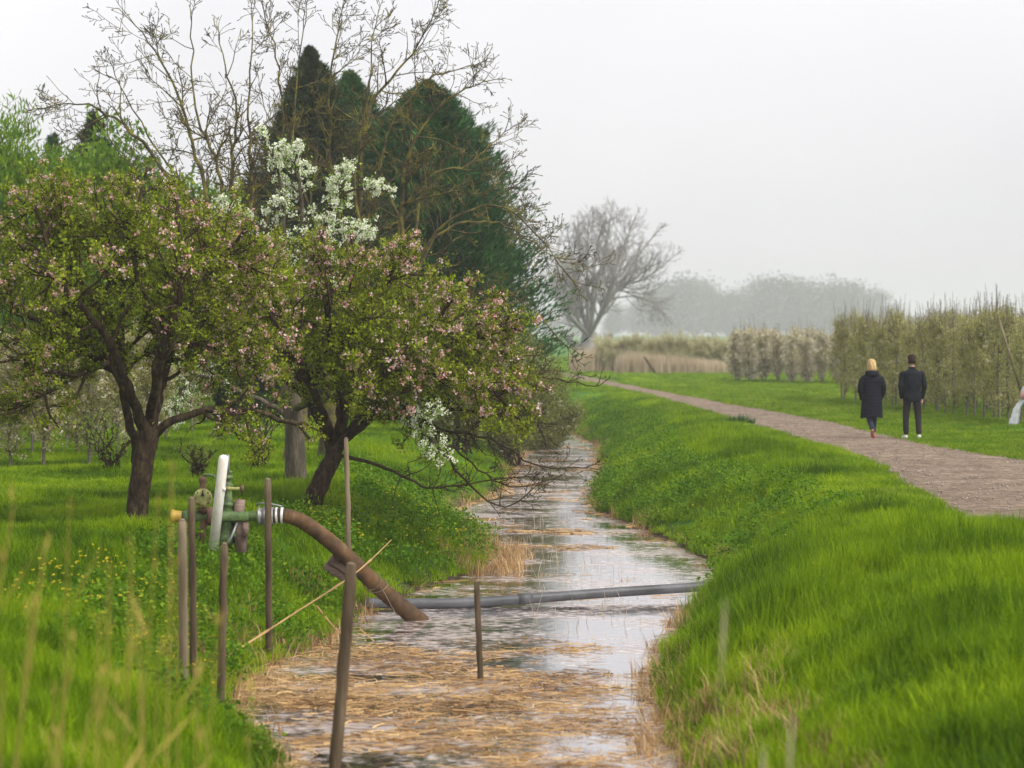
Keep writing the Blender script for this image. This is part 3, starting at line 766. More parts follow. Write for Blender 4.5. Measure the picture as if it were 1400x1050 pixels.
def apple_tree_b():
    rng = np.random.default_rng(32); Y0 = 33.0; s = Y0 / F
    root = thing('apple_tree', P(420, 700, Y0), 'leaning apple tree with pink buds whose bare lower boughs overhang the water', 'tree', 'blossoming old fruit trees on the left bank')
    W = Wood(); e1 = ell(P(505, 480, Y0), (215 * s, 2.2, 165 * s)); e2 = ell(P(430, 430, Y0), (150 * s, 2.0, 120 * s))
    env = lambda q: e1(q) or e2(q)
    p = lambda a, b, dy=0: P(a, b, Y0 + dy)
    limb(W, [p(416, 712), p(436, 665), p(452, 632), p(463, 600)], .15, .11, SA, rng, 0, .5, t0=.8, n=16, jit=.006)
    nc, L = 17, 1.1
    limb(W, [p(462, 612), p(478, 540), p(490, 470), p(520, 400), p(555, 335)], .075, .02, SA, rng, nc, L, 1, env)
    limb(W, [p(455, 620), p(428, 560), p(402, 500), p(380, 420), p(365, 350)], .07, .02, SA, rng, nc, L, 1, env)
    limb(W, [p(462, 610), p(500, 560), p(560, 510), p(620, 470), p(690, 445)], .065, .02, SA, rng, nc + 4, L, 1, env)
    limb(W, [p(460, 600), p(470, 520, .9), p(500, 420, 1.3), p(480, 325, 1.4)], .06, .02, SA, rng, nc, L, 1, env)
    limb(W, [p(462, 610), p(505, 570, -.8), p(560, 490, -1.2), p(625, 400, -1.4)], .075, .02, SA, rng, nc, L, 1, env)
    limb(W, [p(470, 560), p(540, 480, .9), p(600, 420, 1.4), p(650, 380, 1.4)], .07, .02, SA, rng, nc, L, 1, env)
    limb(W, [p(455, 600), p(420, 520, -.9), p(380, 450, -1.4), p(350, 400, -1.5)], .07, .02, SA, rng, nc, L, 1, env)
    limb(W, [p(470, 550), p(450, 460, -.9), p(450, 380, -1.2), p(440, 320, -1)], .06, .02, SA, rng, nc, L, 1, env)
    limb(W, [p(560, 510), p(620, 510, -.4), p(670, 530, -.5), p(705, 570, -.5)], .045, .012, SA, rng, 18, .7, 1, None)
    limb(W, [p(600, 480), p(650, 460, -.3), p(690, 480, -.3), p(720, 520, -.3)], .04, .012, SA, rng, 16, .65, 1, None)
    limb(W, [p(520, 520), p(560, 560, .4), p(600, 590, .5), p(620, 640, .4)], .05, .015, SA, rng, 10, .7, 1, env)
    limb(W, [p(415, 540), p(350, 480, .5), p(300, 450, .6), p(255, 440, .6)], .05, .015, SA, rng, 18, .9, 1, None)
    limb(W, [p(470, 560), p(540, 570, .2), p(620, 560, .3), p(690, 570, .3)], .045, .015, SA, rng, 16, .7, 1, None)
    limb(W, [p(440, 590), p(430, 520, -.6), p(470, 480, -.9), p(520, 540, -1)], .05, .015, SA, rng, 14, .8, 1, None)
    leafy = list(W.tips)
    SB = dict(SA); SB.update(dens=[3, 5, 6, 0], bud=2.2, trop=[0, .10, .10, .08], wig=[.12, .22, .3, .35], rmin=.0032, ang=(35, 75), rcap={1: .011, 2: .006, 3: .004})
    n0 = len(W.lines)
    limb(W, [p(462, 622), p(520, 636), p(560, 655), p(592, 668), p(640, 660), p(715, 652)], .028, .008, SB, rng, 18, .5, 1, None, .3)
    limb(W, [p(530, 560), p(600, 585), p(670, 600), p(735, 636), p(800, 640)], .024, .007, SB, rng, 19, .5, 1, None, .25)
    limb(W, [p(560, 510), p(650, 520), p(730, 515), p(815, 528)], .024, .007, SB, rng, 19, .5, 1, None, .25)
    limb(W, [p(620, 640), p(660, 680), p(700, 690), p(735, 662)], .018, .006, SB, rng, 10, .45, 1, None, .2)
    limb(W, [p(600, 585), p(650, 640), p(700, 665), p(755, 655)], .018, .006, SB, rng, 11, .45, 1, None, .2)
    limb(W, [p(600, 450), p(680, 500), p(720, 560), p(745, 600)], .028, .008, SB, rng, 16, .6, 1, None, .2)
    A, B = split_tubes(W, .03)
    part('trunk', A, M['bark'], root, True)
    part('crown', B, M['twig'], root, label='fine twigs of the crown')
    part('foliage', clumped(leafy, 12, .034, .056, rng, .27), M['appleleaf'], root)
    cc = P(505, 480, Y0); ub = [t for t in leafy if t[0][2] > 1.2 and (((t[0] - cc) / (215 * s, 2.2, 165 * s)) ** 2).sum() > .5]
    part('blossoms', blossom_at(ub, 2300, 7, .027, .033, rng), M['pink'], root)
    print('apple b', len(W.lines), len(W.tips))

def pear_tree():
    rng = np.random.default_rng(33); Y0 = 37.0; s = Y0 / F
    root = thing('pear_tree', P(405, 672, Y0), 'upright pear tree with sprays of white blossom behind the leaning apple tree', 'tree', 'blossoming old fruit trees on the left bank')
    SP = dict(SA); SP.update(dens=[3, 6, 0, 0], max=2, leaf=1, trop=[0, .18, .10, .05], seg=[.12, .09, .07, .05], rmin=.004)
    W = Wood(); p = lambda a, b, dy=0: P(a, b, Y0 + dy)
    limb(W, [p(406, 685), p(404, 640), p(402, 590), p(398, 500), p(392, 400)], .20, .11, SP, rng, 0, .5, t0=.8, n=18, jit=.006)
    limb(W, [p(393, 405), p(388, 330), p(384, 250), p(360, 188)], .08, .012, SP, rng, 26, .34, 1, None, .1)
    limb(W, [p(395, 380), p(415, 300), p(405, 235), p(398, 205)], .05, .010, SP, rng, 20, .3, 1, None, .2)
    limb(W, [p(396, 400), p(440, 330), p(452, 270), p(472, 228)], .06, .010, SP, rng, 26, .34, 1, None, .2)
    limb(W, [p(445, 300), p(470, 265), p(500, 256), p(530, 262)], .03, .008, SP, rng, 14, .22, 1, None, .1)
    limb(W, [p(396, 400), p(360, 330), p(335, 300), p(308, 285)], .05, .010, SP, rng, 20, .36, 1, None, .3)
    limb(W, [p(400, 430), p(430, 380), p(480, 330), p(500, 310)], .05, .010, SP, rng, 16, .4, 1, None, .2)
    top = list(W.tips)
    SD = dict(SP); SD.update(trop=[0, -.02, 0, 0])
    k0 = len(W.tips)
    limb(W, [p(403, 560), p(480, 535, -1.6), p(545, 560, -3.6), p(580, 590, -4.8), p(606, 622, -5.2)], .06, .010, SD, rng, 30, .38, 1, None, .3)
    limb(W, [p(480, 536, -1.6), p(520, 520, -3.2), p(560, 530, -4.6), p(585, 570, -5.0)], .04, .010, SD, rng, 18, .36, 1, None, .2)
    limb(W, [p(400, 570), p(340, 540), p(270, 515), p(235, 560)], .055, .010, SD, rng, 26, .42, 1, None, .3)
    limb(W, [p(400, 520), p(340, 480), p(280, 480), p(235, 490)], .05, .010, SD, rng, 18, .42, 1, None, .3)
    low = W.tips[k0:]
    A, B = split_tubes(W, .03)
    part('trunk', A, M['pearbark'], root, True); part('crown', B, M['twig'], root, label='fine twigs of the crown')
    part('foliage', leaves_at(W.tips, 2, .05, .05, rng, .85), M['pearleaf'], root)
    b = blossom_at(top, 950, 12, .036, .032, rng)
    b2 = blossom_at(low, 420, 9, .034, .028, rng)
    b.v += b2.v
    for kf, arr in b2.f.items(): b.f.setdefault(kf, []).extend([a + b.n for a in arr])
    b.n += b2.n
    part('blossoms', b, M['white'], root)
    print('pear', len(W.lines))

SBT = dict(seg=[.25, .16, .11, .07], wig=[.08, .15, .22, .28], trop=[0, .05, .07, .10], tap=.4, rmin=.0045, dens=[2, 7.6, 9.5, 0], ratio=[.5, .5, .45, .4], ang=(25, 70), max=3, leaf=3, t0=.15, rcap={1: .028, 2: .013, 3: .007}, bud=2.0, minc=2)
def bare_tree(Y0, base, limbs, seed, label):
    rng = np.random.default_rng(seed)
    root = thing('bare_tree', (*P(base[0], base[1], Y0)[:2], 0.0), label, 'tree', 'bare lichen-covered trees behind the fruit trees')
    W = Wood(); b = np.array([P(base[0], base[1], Y0)[0], Y0, -.1])
    fork = P(base[0] + 6, base[1] - 150, Y0)
    limb(W, [b, (b + fork) / 2 + [.05, 0, 0], fork], .20, .15, SBT, rng, 0, .5, t0=.8, n=14, jit=.008)
    for (pts, r0, nc, L) in limbs:
        q = [fork + np.array([0, 0, -.1])] + [P(a, c, Y0 + dy) for a, c, dy in pts]
        limb(W, q, r0 * .78, .009, SBT, rng, int(nc * 1.1), L, 1, None, .25, jit=.02)
    A, B = split_tubes(W, .03, 8, 4)
    part('trunk', A, M['lichen'], root, True); part('crown', B, M['lichen'], root)
    print('bare', len(W.lines))

PROF = {.62: ([0, .04, .18, .44, .65, 1], [.0, .13, .45, .77, .97, 1.0]), .7: ([0, .1, .3, .6, 1], [0, .17, .42, .75, 1]), .85: ([0, .2, .5, 1], [0, .3, .62, 1]), .9: ([0, .2, .5, 1], [0, .3, .62, 1])}
def conifer(name, base, hgt, R, nb, mat, seed, label, cat='tree', group=None, upt=.35, skirt=.0, sp=.34, lean=0, power=.7, gapf=0.0):
    rng = np.random.default_rng(seed)
    root = thing(name, base, label, cat, group)
    bx, by, bz = base
    T = Geo(); tubes(T, [(np.array([[bx, by, bz - .1], [bx, by, bz + hgt * .5], [bx + lean * .5, by, bz + hgt * .97]]), np.array([R * .08, R * .05, .015]))], 8)
    W = Geo(); Lv = Geo(); S = []
    h = rng.uniform(skirt, 1, nb) ** .9; az = rng.uniform(0, 2 * math.pi, nb)
    prof = np.interp(1 - h, PROF[power][0], PROF[power][1]) * (1 + .13 * np.sin(az * 3 + h * 9) + rng.normal(0, .20, nb))
    if gapf: prof *= np.where(rng.uniform(size=nb) < gapf, rng.uniform(.3, .8, nb), 1)
    Lb = R * prof + .04
    d0 = np.stack([np.cos(az), np.sin(az), np.full(nb, -.05) + upt * .3], -1)
    o = np.stack([bx + lean * h * .5 + 0 * h, by + 0 * h, bz + hgt * h * .97], -1)
    K = 9
    ts = np.linspace(.35, 1, K)
    for j, t in enumerate(ts):
        pos = o + d0 * (Lb * t)[:, None]; pos[:, 2] += upt * Lb * t * t * .35 - .10 * Lb * t
        m = 11
        pp = np.repeat(pos, m, 0) + rng.normal(0, 1, (nb * m, 3)) * np.repeat(.04 + .05 * Lb, m)[:, None] * 1.25  * (.5 + .5 * (1 - t))
        dd = np.repeat(d0, m, 0) + rng.normal(0, .45, (nb * m, 3)) + UP * (upt + .25)
        ln = sp * rng.uniform(.5, 1.2, nb * m) * (.7 + .3 * t) * np.repeat(np.clip(.45 + 3 * (1 - h), 0, 1), m)
        leaf_faces(Lv, pp, dd, ln, ln * rng.uniform(.10, .26, nb * m), rng, .15)
    for i in range(0, nb, 3):
        e = o[i] + d0[i] * Lb[i] * .9; e[2] += upt * Lb[i] * .2
        S.append((np.array([o[i], (o[i] + e) / 2 - [0, 0, .05 * Lb[i]], e]), np.array([.03, .018, .006])))
    tubes(T, S, 4)
    part('trunk', T, M['bark'], root); part('crown', Lv, mat, root)
    return root

def bush(name, c, r, n, leaf, mat, seed, label, group=None, upright=.8, wr=.25, nst=26, stems='twig', bloom=None):
    """c = base centre, r=(rx,ry,height)"""
    rng = np.random.default_rng(seed); root = thing(name, c, label, 'shrub' if name != 'willow_tree' else 'tree', group)
    c = np.asarray(c, float); S = []; tip = []
    for i in range(nst):
        a = rng.uniform(0, 6.28); rr = math.sqrt(rng.uniform()); e = c + np.array([r[0] * rr * math.cos(a), r[1] * rr * math.sin(a), r[2] * (1 - .45 * rr ** 2) * rng.uniform(.7, 1.05)])
        m = c * .55 + e * .45 + np.array([(c[0] - e[0]) * .1, 0, 0]); b = c + np.array([rng.normal(0, .12 * r[0]), rng.normal(0, .12 * r[1]), -.05])
        pts = spline([b, m, e], 9); pts[2:] += rng.normal(0, .04, pts[2:].shape); S.append((pts, np.linspace(.028, .006, 9)))
        for j in range(3, 9):
            for q in range(3):
                d = nrm(rng.normal(size=3) + UP * upright); l = rng.uniform(.2, .55) * r[2] * .22
                e2 = pts[j] + d * l; S.append((np.array([pts[j], (pts[j] + e2) / 2 + rng.normal(0, .02, 3), e2]), np.array([.007, .005, .003]))); 
                tip += [(pts[j] * (1 - t) + e2 * t, d, 2) for t in (.4, .7, 1)]
    G = Geo(); tubes(G, S, 4); part('stems', G, M[stems], root)
    per = max(1, n // len(tip)); L = leaves_at(tip, per, .09 * r[2] * .3 + .03, leaf, rng, 1, upright, wr)
    part('foliage', L, mat, root)
    if bloom: part('blossoms', blossom_at(tip, bloom, 8, .03, .035, rng), M['orchbloom'], root)
    return root

apple_tree_a(); apple_tree_b(); pear_tree()

bare_tree(42.0, (400, 655), [
    ([(312, 420, 0), (290, 300, .3), (262, 190, .6), (232, 100, .5), (185, 35, .4)], .085, 15, 1.25),
    ([(300, 380, -.3), (250, 270, -.6), (190, 190, -.8), (130, 148, -.8), (85, 142, -.8)], .08, 15, 1.15),
    ([(325, 360, .4), (318, 240, .8), (322, 150, .9), (300, 60, .9)], .08, 13, 1.1),
    ([(320, 400, -.2), (300, 240, -.2), (268, 150, -.2), (262, 30, -.2)], .075, 13, 1.1),
    ([(335, 380, .0), (345, 260, .2), (340, 160, .2), (345, 30, .1)], .075, 15, 1.1),
    ([(345, 400, .6), (378, 250, .9), (385, 120, 1.), (360, 10, 1.)], .07, 13, 1.1),
    ([(310, 400, .9), (262, 330, 1.3), (200, 260, 1.5), (150, 190, 1.5)], .065, 12, 1.1),
    ([(335, 420, -.9), (300, 320, -1.2), (225, 220, -1.4), (160, 110, -1.3)], .06, 12, 1.0)], 41,
    'many-stemmed bare tree with yellow lichen spreading over the left apple tree')
bare_tree(43.5, (446, 650), [
    ([(498, 420, 0), (492, 300, .1), (497, 190, .2), (515, 130, .3), (560, 80, .3), (598, 8, .3)], .09, 20, 1.25),
    ([(480, 400, .3), (462, 290, .5), (450, 180, .6), (455, 90, .6), (468, 12, .6)], .075, 16, 1.15),
    ([(500, 400, -.3), (485, 260, -.5), (500, 150, -.6), (512, 40, -.6)], .07, 14, 1.05),
    ([(540, 400, -.2), (550, 290, -.3), (560, 210, -.4), (605, 140, -.4), (660, 112, -.4)], .085, 18, 1.15),
    ([(545, 420, .5), (600, 320, .8), (660, 305, .9), (700, 312, .9), (760, 352, .9)], .06, 14, 1.15),
    ([(545, 430, -.6), (590, 325, -.9), (650, 285, -1), (700, 290, -1), (782, 382, -1)], .06, 13, 1.1),
    ([(550, 380, .2), (580, 250, .5), (640, 225, .7), (690, 180, .8)], .06, 12, 1.0),
    ([(470, 420, -.6), (430, 300, -.9), (400, 200, -1), (415, 40, -1)], .07, 15, 1.15),
    ([(560, 430, .1), (640, 420, .2), (700, 400, .2), (770, 470, .2)], .05, 13, 1.0),
    ([(545, 330, .9), (520, 220, 1.2), (570, 120, 1.3), (640, 90, 1.3)], .06, 13, 1.05)], 42,
    'tall bare lichen-yellow tree whose boughs cross in front of the big cypress')

# conifers
conifer('cypress_tree', (*P(584, 0, 66)[:2], 0), 9.4, 2.75, 2100, M['conifer'], 51, 'broad dark green cypress overhanging the left bank, largest of the conifers', upt=.5, sp=.26, power=.62)
conifer('cypress_tree', (*P(425, 0, 64)[:2], 0), 10.1, 2.5, 1600, M['conifer2'], 52, 'brownish pointed conifer behind the white pear blossom', upt=.5, sp=.24, power=.7)
conifer('cypress_tree', (*P(478, 0, 72)[:2], 0), 10.3, 2.8, 1300, M['conifer'], 53, 'slim cypress showing between the brownish conifer and the broad one', upt=.5, sp=.36, power=.7)
conifer('cypress_tree', (*P(535, 0, 76)[:2], 0), 9.4, 3.2, 1300, M['conifer'], 54, 'cypress half hidden behind the left shoulder of the broad one', upt=.5, sp=.38, power=.7)
conifer('spruce_tree', (*P(128, 0, 72)[:2], 0), 9.1, 2.1, 420, M['conifer2'], 55, 'dark spruce top rising above the green thicket at far left', upt=.15, sp=.34, power=.85, gapf=.3)
conifer('spruce_tree', (*P(72, 0, 74)[:2], 0), 8.6, 1.0, 220, M['conifer'], 56, 'small thin spruce left of the dark spruce top', upt=.1, sp=.3, power=.9, gapf=.3)
# green thickets on the left
bush('willow_tree', (*P(5, 0, 56)[:2], 0), (2.1, 1.6, 7.5), 46000, .21, M['willow'], 61, 'light green willow with upright shoots at the left edge', upright=1.3, wr=.22, nst=46)
for i, (px, Y_, hh, lb) in enumerate([(85, 60, 5.6, 'green thicket directly below the dark spruce top'), (165, 61, 5.9, 'rounded green thicket between the two bare-branched gaps at left'), (235, 62, 5.4, 'green thicket behind the stems of the many-stemmed bare tree'), (310, 66, 4.6, 'low green thicket at the foot of the brownish conifer')]):
    bush('thicket', (*P(px, 0, Y_)[:2], 0), (1.75, 1.5, hh * 1.22), 42000, .21, M['willow'], 62 + i, lb, 'green thickets behind the apple trees', upright=.7, wr=.4, nst=34)
# blossoming shrubs over the far bend
for i, (px, Y_, rx, hh, lb) in enumerate([(690, 60, 1.7, 3.4, 'greyish shrub with faded blossom overhanging the water below the broad cypress'), (735, 70, 1.2, 2.5, 'small twiggy shrub at the tip of the far left bank'), (625, 56, 1.5, 3.0, 'olive twiggy shrub between the leaning apple tree and the far bend')]):
    x0 = P(px, 0, Y_)[0]
    bush('blossoming_shrub', (x0, Y_, float(terr(x0, Y_))), (rx, 1.5, hh), 34000, .065, M['shrubleaf'], 71 + i, lb, 'shrubs on the far left bank', upright=.2, wr=.6, nst=44, bloom=260)
bush('sapling', (*P(150, 0, 40)[:2], 0), (.75, .6, 1.1), 900, .05, M['pearleaf'], 75, 'low twiggy sapling just left of the dark apple trunk', None, .3, .5, 12)
bush('sapling', (*P(352, 0, 40)[:2], 0), (.5, .5, 1.5), 900, .045, M['pearleaf'], 76, 'thin sapling in the grass left of the rough pear trunk', None, .8, .5, 9, bloom=12)
bush('sapling', (*P(270, 0, 38)[:2], 0), (.3, .3, .7), 60, .04, M['shrubleaf'], 77, 'small bare twig clump in the grass behind the white tube', None, .9, .5, 10)

# ------------------------------------------------------------------ orchards
def spindle(seed, hgt, dens_leaf, bloom, root_name, at, label, cat, group, mat='orchleaf', spikes=5, wid=.42, bsz=.038):
    rng = np.random.default_rng(seed); root = thing(root_name, at, label, cat, group)
    o = np.array(at, float)
    W = []; tip = []
    tr = spline([o + [0, 0, -.05], o + [rng.normal(0, .03), 0, hgt * .5], o + [rng.normal(0, .05), 0, hgt * .95]], 8)
    T = Geo(); tubes(T, [(tr, np.linspace(.034, .012, 8))], 7)
    for i in range(40):
        t = rng.uniform(.08, 1); p = o + [0, 0, hgt * .93 * t]; a = rng.uniform(0, 6.28)
        d = nrm(np.array([math.cos(a), math.sin(a), rng.uniform(.2, .9)])); L = wid * (1.25 - .55 * t) * rng.uniform(.6, 1.4)
        pts = [p]
        for k in range(5):
            d = nrm(d + rng.normal(0, .18, 3) + UP * .32); pts.append(pts[-1] + d * L / 4); tip.append((pts[-1], d, 2))
        W.append((np.array(pts), np.linspace(.010, .004, 6)))
        for q in range(3):
            j = rng.integers(1, 5); d2 = nrm(rng.normal(size=3) + UP * .6); e = pts[j] + d2 * rng.uniform(.08, .25)
            W.append((np.array([pts[j], (pts[j] + e) / 2, e]), np.array([.006, .005, .003]))); tip += [(e, d2, 2), ((pts[j] + e) / 2, d2, 2)]
    for i in range(spikes):
        a = rng.uniform(0, 6.28); p = o + [rng.normal(0, .15), rng.normal(0, .15), hgt * rng.uniform(.75, .95)]
        e = p + np.array([rng.normal(0, .09), rng.normal(0, .09), rng.uniform(.3, 1.0)])
        W.append((np.array([p, (p + e) / 2 + rng.normal(0, .02, 3), e]), np.array([.009, .007, .004]))); tip += [((p * (1 - t) + e * t), UP, 2) for t in (.1, .25)]
    B = Geo(); tubes(B, W, 4)
    part('trunk', T, M['orchbark'], root); part('branches', B, M['orchbark'], root)
    part('foliage', leaves_at(tip, dens_leaf, .05, .055, rng, 1, .3, .5), M[mat], root)
    if bloom: part('blossoms', blossom_at(tip, bloom, 7, bsz, bsz, rng), M['orchbloom'], root)
    return root

def orchard(spots, variants, rng, labels, group, sc=(.9, 1.1), seed=0, first_h=2.6, **kw):
    protos = []
    for i, (x, y, row) in enumerate(spots):
        if i < variants:
            r_ = spindle(seed + i, first_h, kw.get('leaf', 5), kw.get('bloom', 10), kw.get('name', 'orchard_tree'), (x, y, 0.), labels[row], 'tree', group, kw.get('mat', 'orchleaf'), kw.get('spikes', 5), kw.get('wid', .42), kw.get('bsz', .038))
            s = rng.uniform(*sc); r_.scale = (s, s, s); protos.append(r_)
        else:
            s = rng.uniform(*sc)
            copy_thing(protos[rng.integers(0, len(protos))], (x, y, 0.), rng.uniform(0, 6.28), (s, s, s * rng.uniform(.93, 1.06)), labels[row], group)

ro = np.random.default_rng(81)
spots = []
for row in range(3):
    n = 31 if row == 0 else 27
    for k in range(n):
        t = k / (n - 1); yy = 82 - t * 27; xx = np.interp(yy, [54, 60, 82], [13.7, 13.05, 11.15]) + row * 1.7
        if abs(xx / yy * F + 700) > 1460: continue
        spots.append((xx + ro.normal(0, .08), yy + ro.normal(0, .12), row))
ro.shuffle(spots)
spots = [(a, b, int(c)) for a, b, c in spots]
orchard(spots, 6, ro, ['slim orchard tree in the front row beside the two walkers', 'slim orchard tree in the second row behind the two walkers', 'slim orchard tree in the rear row beyond the two walkers'], 'slim trees in the tall orchard on the right', (.95, 1.12), 100, 2.5, leaf=8, bloom=30, spikes=18, wid=.46)
spots = []
for row in range(3):
    for k in range(10):
        spots.append((10.35 + k * .56 + row * .3 + ro.normal(0, .05), 112 - k * .8 + row * 2.2, row))
orchard(spots, 4, ro, ['blossoming orchard tree in the front row of the middle block', 'blossoming orchard tree in the second row of the middle block', 'blossoming orchard tree in the rear row of the middle block'], 'blossoming trees of the middle orchard block', (.92, 1.05), 120, 2.3, leaf=7, bsz=.055, bloom=520, spikes=5, wid=.5)
spots = []
for row in range(2):
    for k in range(17):
        spots.append((5.2 + k * .55 + ro.normal(0, .06), 139 + row * 2.5 + ro.normal(0, .1), row))
orchard(spots, 3, ro, ['low pale tree in the front row of the distant orchard strip', 'low pale tree in the rear row of the distant orchard strip'], 'low trees of the distant orchard strip', (.9, 1.05), 130, 1.8, leaf=16, bloom=30, spikes=3, wid=.6, mat='hedgeleaf')
spots = []
for row, yy in enumerate((41.5, 45.5, 50, 56)):
    for k in range(9):
        xx = -6.75 - .25 * row - k * (.62 + .02 * row)
        if abs(xx) / yy * F > 745: continue
        spots.append((xx + ro.normal(0, .08), yy + ro.normal(0, .2), row))
orchard(spots, 4, ro, ['pale blossoming orchard tree in the nearest row at the left edge', 'pale blossoming orchard tree in the second row at the left edge', 'pale blossoming orchard tree in the third row at the left edge', 'pale blossoming orchard tree in the last row at the left edge'], 'blossoming orchard trees behind the left apple tree', (.85, 1.02), 140, 2.35, leaf=10, bsz=.042, bloom=170, spikes=1, wid=.55)

# reddish reeds in front of the distant strip
rr_ = np.random.default_rng(91)
rt = [proto('t', blade_tuft(40, 1.15, .022, .4, .12, rr_), M['reedred']) for _ in range(3)]
n = 420; x = rr_.uniform(3.6, 12.6, n); y = 136 + rr_.uniform(-1, 1, n) + (x < 6) * 4
hh = np.clip(1.4 - (x - 3.6) * .09, .6, 1.3) * rr_.uniform(.75, 1.15, n)
scatter('red_reeds', rt, np.stack([x, y, np.zeros(n)], -1), rr_.uniform(0, 6.28, n), np.stack([np.ones(n), np.ones(n), hh], -1), rr_.integers(0, 3, n), rr_.normal(0, .06, (n, 2)), 'reddish dead reed belt in front of the distant orchard strip')
rgv = np.random.default_rng(17)
x, y = sample(29, 75, 20, rgv); k = inpath(x, y, -.05); x, y = x[k], y[k]; n = len(x)
def pebble(r):
    g = Geo(); v = r.normal(size=(6, 3)); v = np.array([[1, 0, 0], [-1, 0, 0], [0, 1, 0], [0, -1, 0], [0, 0, .7], [0, 0, -.5]]) * r.uniform(.7, 1.2, (6, 1)) * .016
    g.add(v, [[[0, 2, 4], [2, 1, 4], [1, 3, 4], [3, 0, 4], [2, 0, 5], [1, 2, 5], [3, 1, 5], [0, 3, 5]]]); return g
scatter('gravel', [proto('t', pebble(rgv), M['pebble']) for _ in range(4)], np.stack([x, y, np.full(n, .03)], -1), rgv.uniform(0, 6.28, n), np.repeat(rgv.uniform(.5, 1.9, n)[:, None], 3, 1), rgv.integers(0, 4, n), rgv.normal(0, .2, (n, 2)), 'loose gravel stones on the footpath')

# ------------------------------------------------------------------ far tree
def far_tree():
    rng = np.random.default_rng(95); Y0 = 205.; K = Y0 / 190
    S = dict(seg=[.8 * K, .55 * K, .4 * K, .3 * K], wig=[.06, .12, .17, .22], trop=[0, .06, .05, .04], tap=.4, rmin=.010 * K, dens=[1 / K, 2.6 / K, 3.8 / K, 0], ratio=[.5, .5, .5, .4], ang=(20, 55), max=3, leaf=3, t0=.15, rcap={1: .075 * K, 2: .035 * K, 3: .02 * K}, minc=2)
    root = thing('bare_tree', (*P(805, 0, Y0)[:2], 0), 'lone rounded bare tree with a thick trunk fading into the mist', 'tree')
    W = Wood(); p = lambda a, b, dy=0: P(a, b, Y0 + dy)
    env = ell(P(838, 378, Y0), (93 / F * Y0, 5.3 * K, 104 / F * Y0))
    limb(W, [np.array([P(805, 0, Y0)[0], Y0, -.3]), p(805, 474), p(806, 454)], .85 * K, .60 * K, S, rng, 0, .5, t0=.9, n=10, jit=.02)
    for pts, r0 in [([(q if i else (806 + (q[0] - 806) * .5, 457, q[2] * .3)) for i, q in enumerate(pts)] if pts[0][1] > 455 else pts, r0) for pts, r0 in [([(803, 470, 0), (785, 440, 0), (765, 400, 0), (752, 350, 0)], .38), ([(803, 465, 1), (790, 410, 1), (780, 350, 2), (775, 310, 2)], .36), ([(806, 470, 0), (803, 400, 0), (803, 340, 0), (806, 290, 0)], .42),
                    ([(808, 468, 0), (825, 420, 0), (848, 350, 0), (872, 290, 0)], .5), ([(828, 415, 0), (850, 392, 0), (885, 380, 0), (928, 345, 0)], .3), ([(808, 470, -1), (815, 400, -2), (830, 330, -2), (838, 282, -2)], .38),
                    ([(808, 465, 1), (840, 400, 2), (880, 340, 3), (905, 310, 3)], .34), ([(804, 470, 2), (792, 400, 3), (792, 340, 3), (790, 300, 3)], .3), ([(800, 466, -2), (772, 420, -3), (762, 370, -3), (765, 330, -3)], .28), ([(808, 466, -2), (835, 400, -4), (858, 330, -4), (862, 300, -4)], .3), ([(806, 468, 1), (810, 400, 3), (820, 320, 3), (850, 290, 3)], .34), ([(830, 410, 0), (870, 405, 0), (900, 420, 0), (915, 440, 0)], .14), ([(800, 470, -1), (780, 420, -2), (750, 400, -2), (740, 380, -2)], .25)]]:
        limb(W, [p(*q) for q in pts], r0 * K * .48, .025 * K, S, rng, 24, 3.0 * K, 1, env, .18, jit=.02)
    for pts, r0 in [([(800, 482, 0), (785, 472, 0), (772, 458, 0)], .35), ([(810, 482, 0), (822, 474, 0), (831, 462, 0)], .42)]:
        limb(W, [p(*q) for q in pts], r0 * K, .22 * K, S, rng, 16, .8 * K, 2, None, .5, jit=.04)
    A, B = split_tubes(W, .12, 8, 4)
    part('trunk', A, M['greytwig'], root, True); part('crown', B, M['greytwig'], root)
    print('far', len(W.lines))
far_tree()

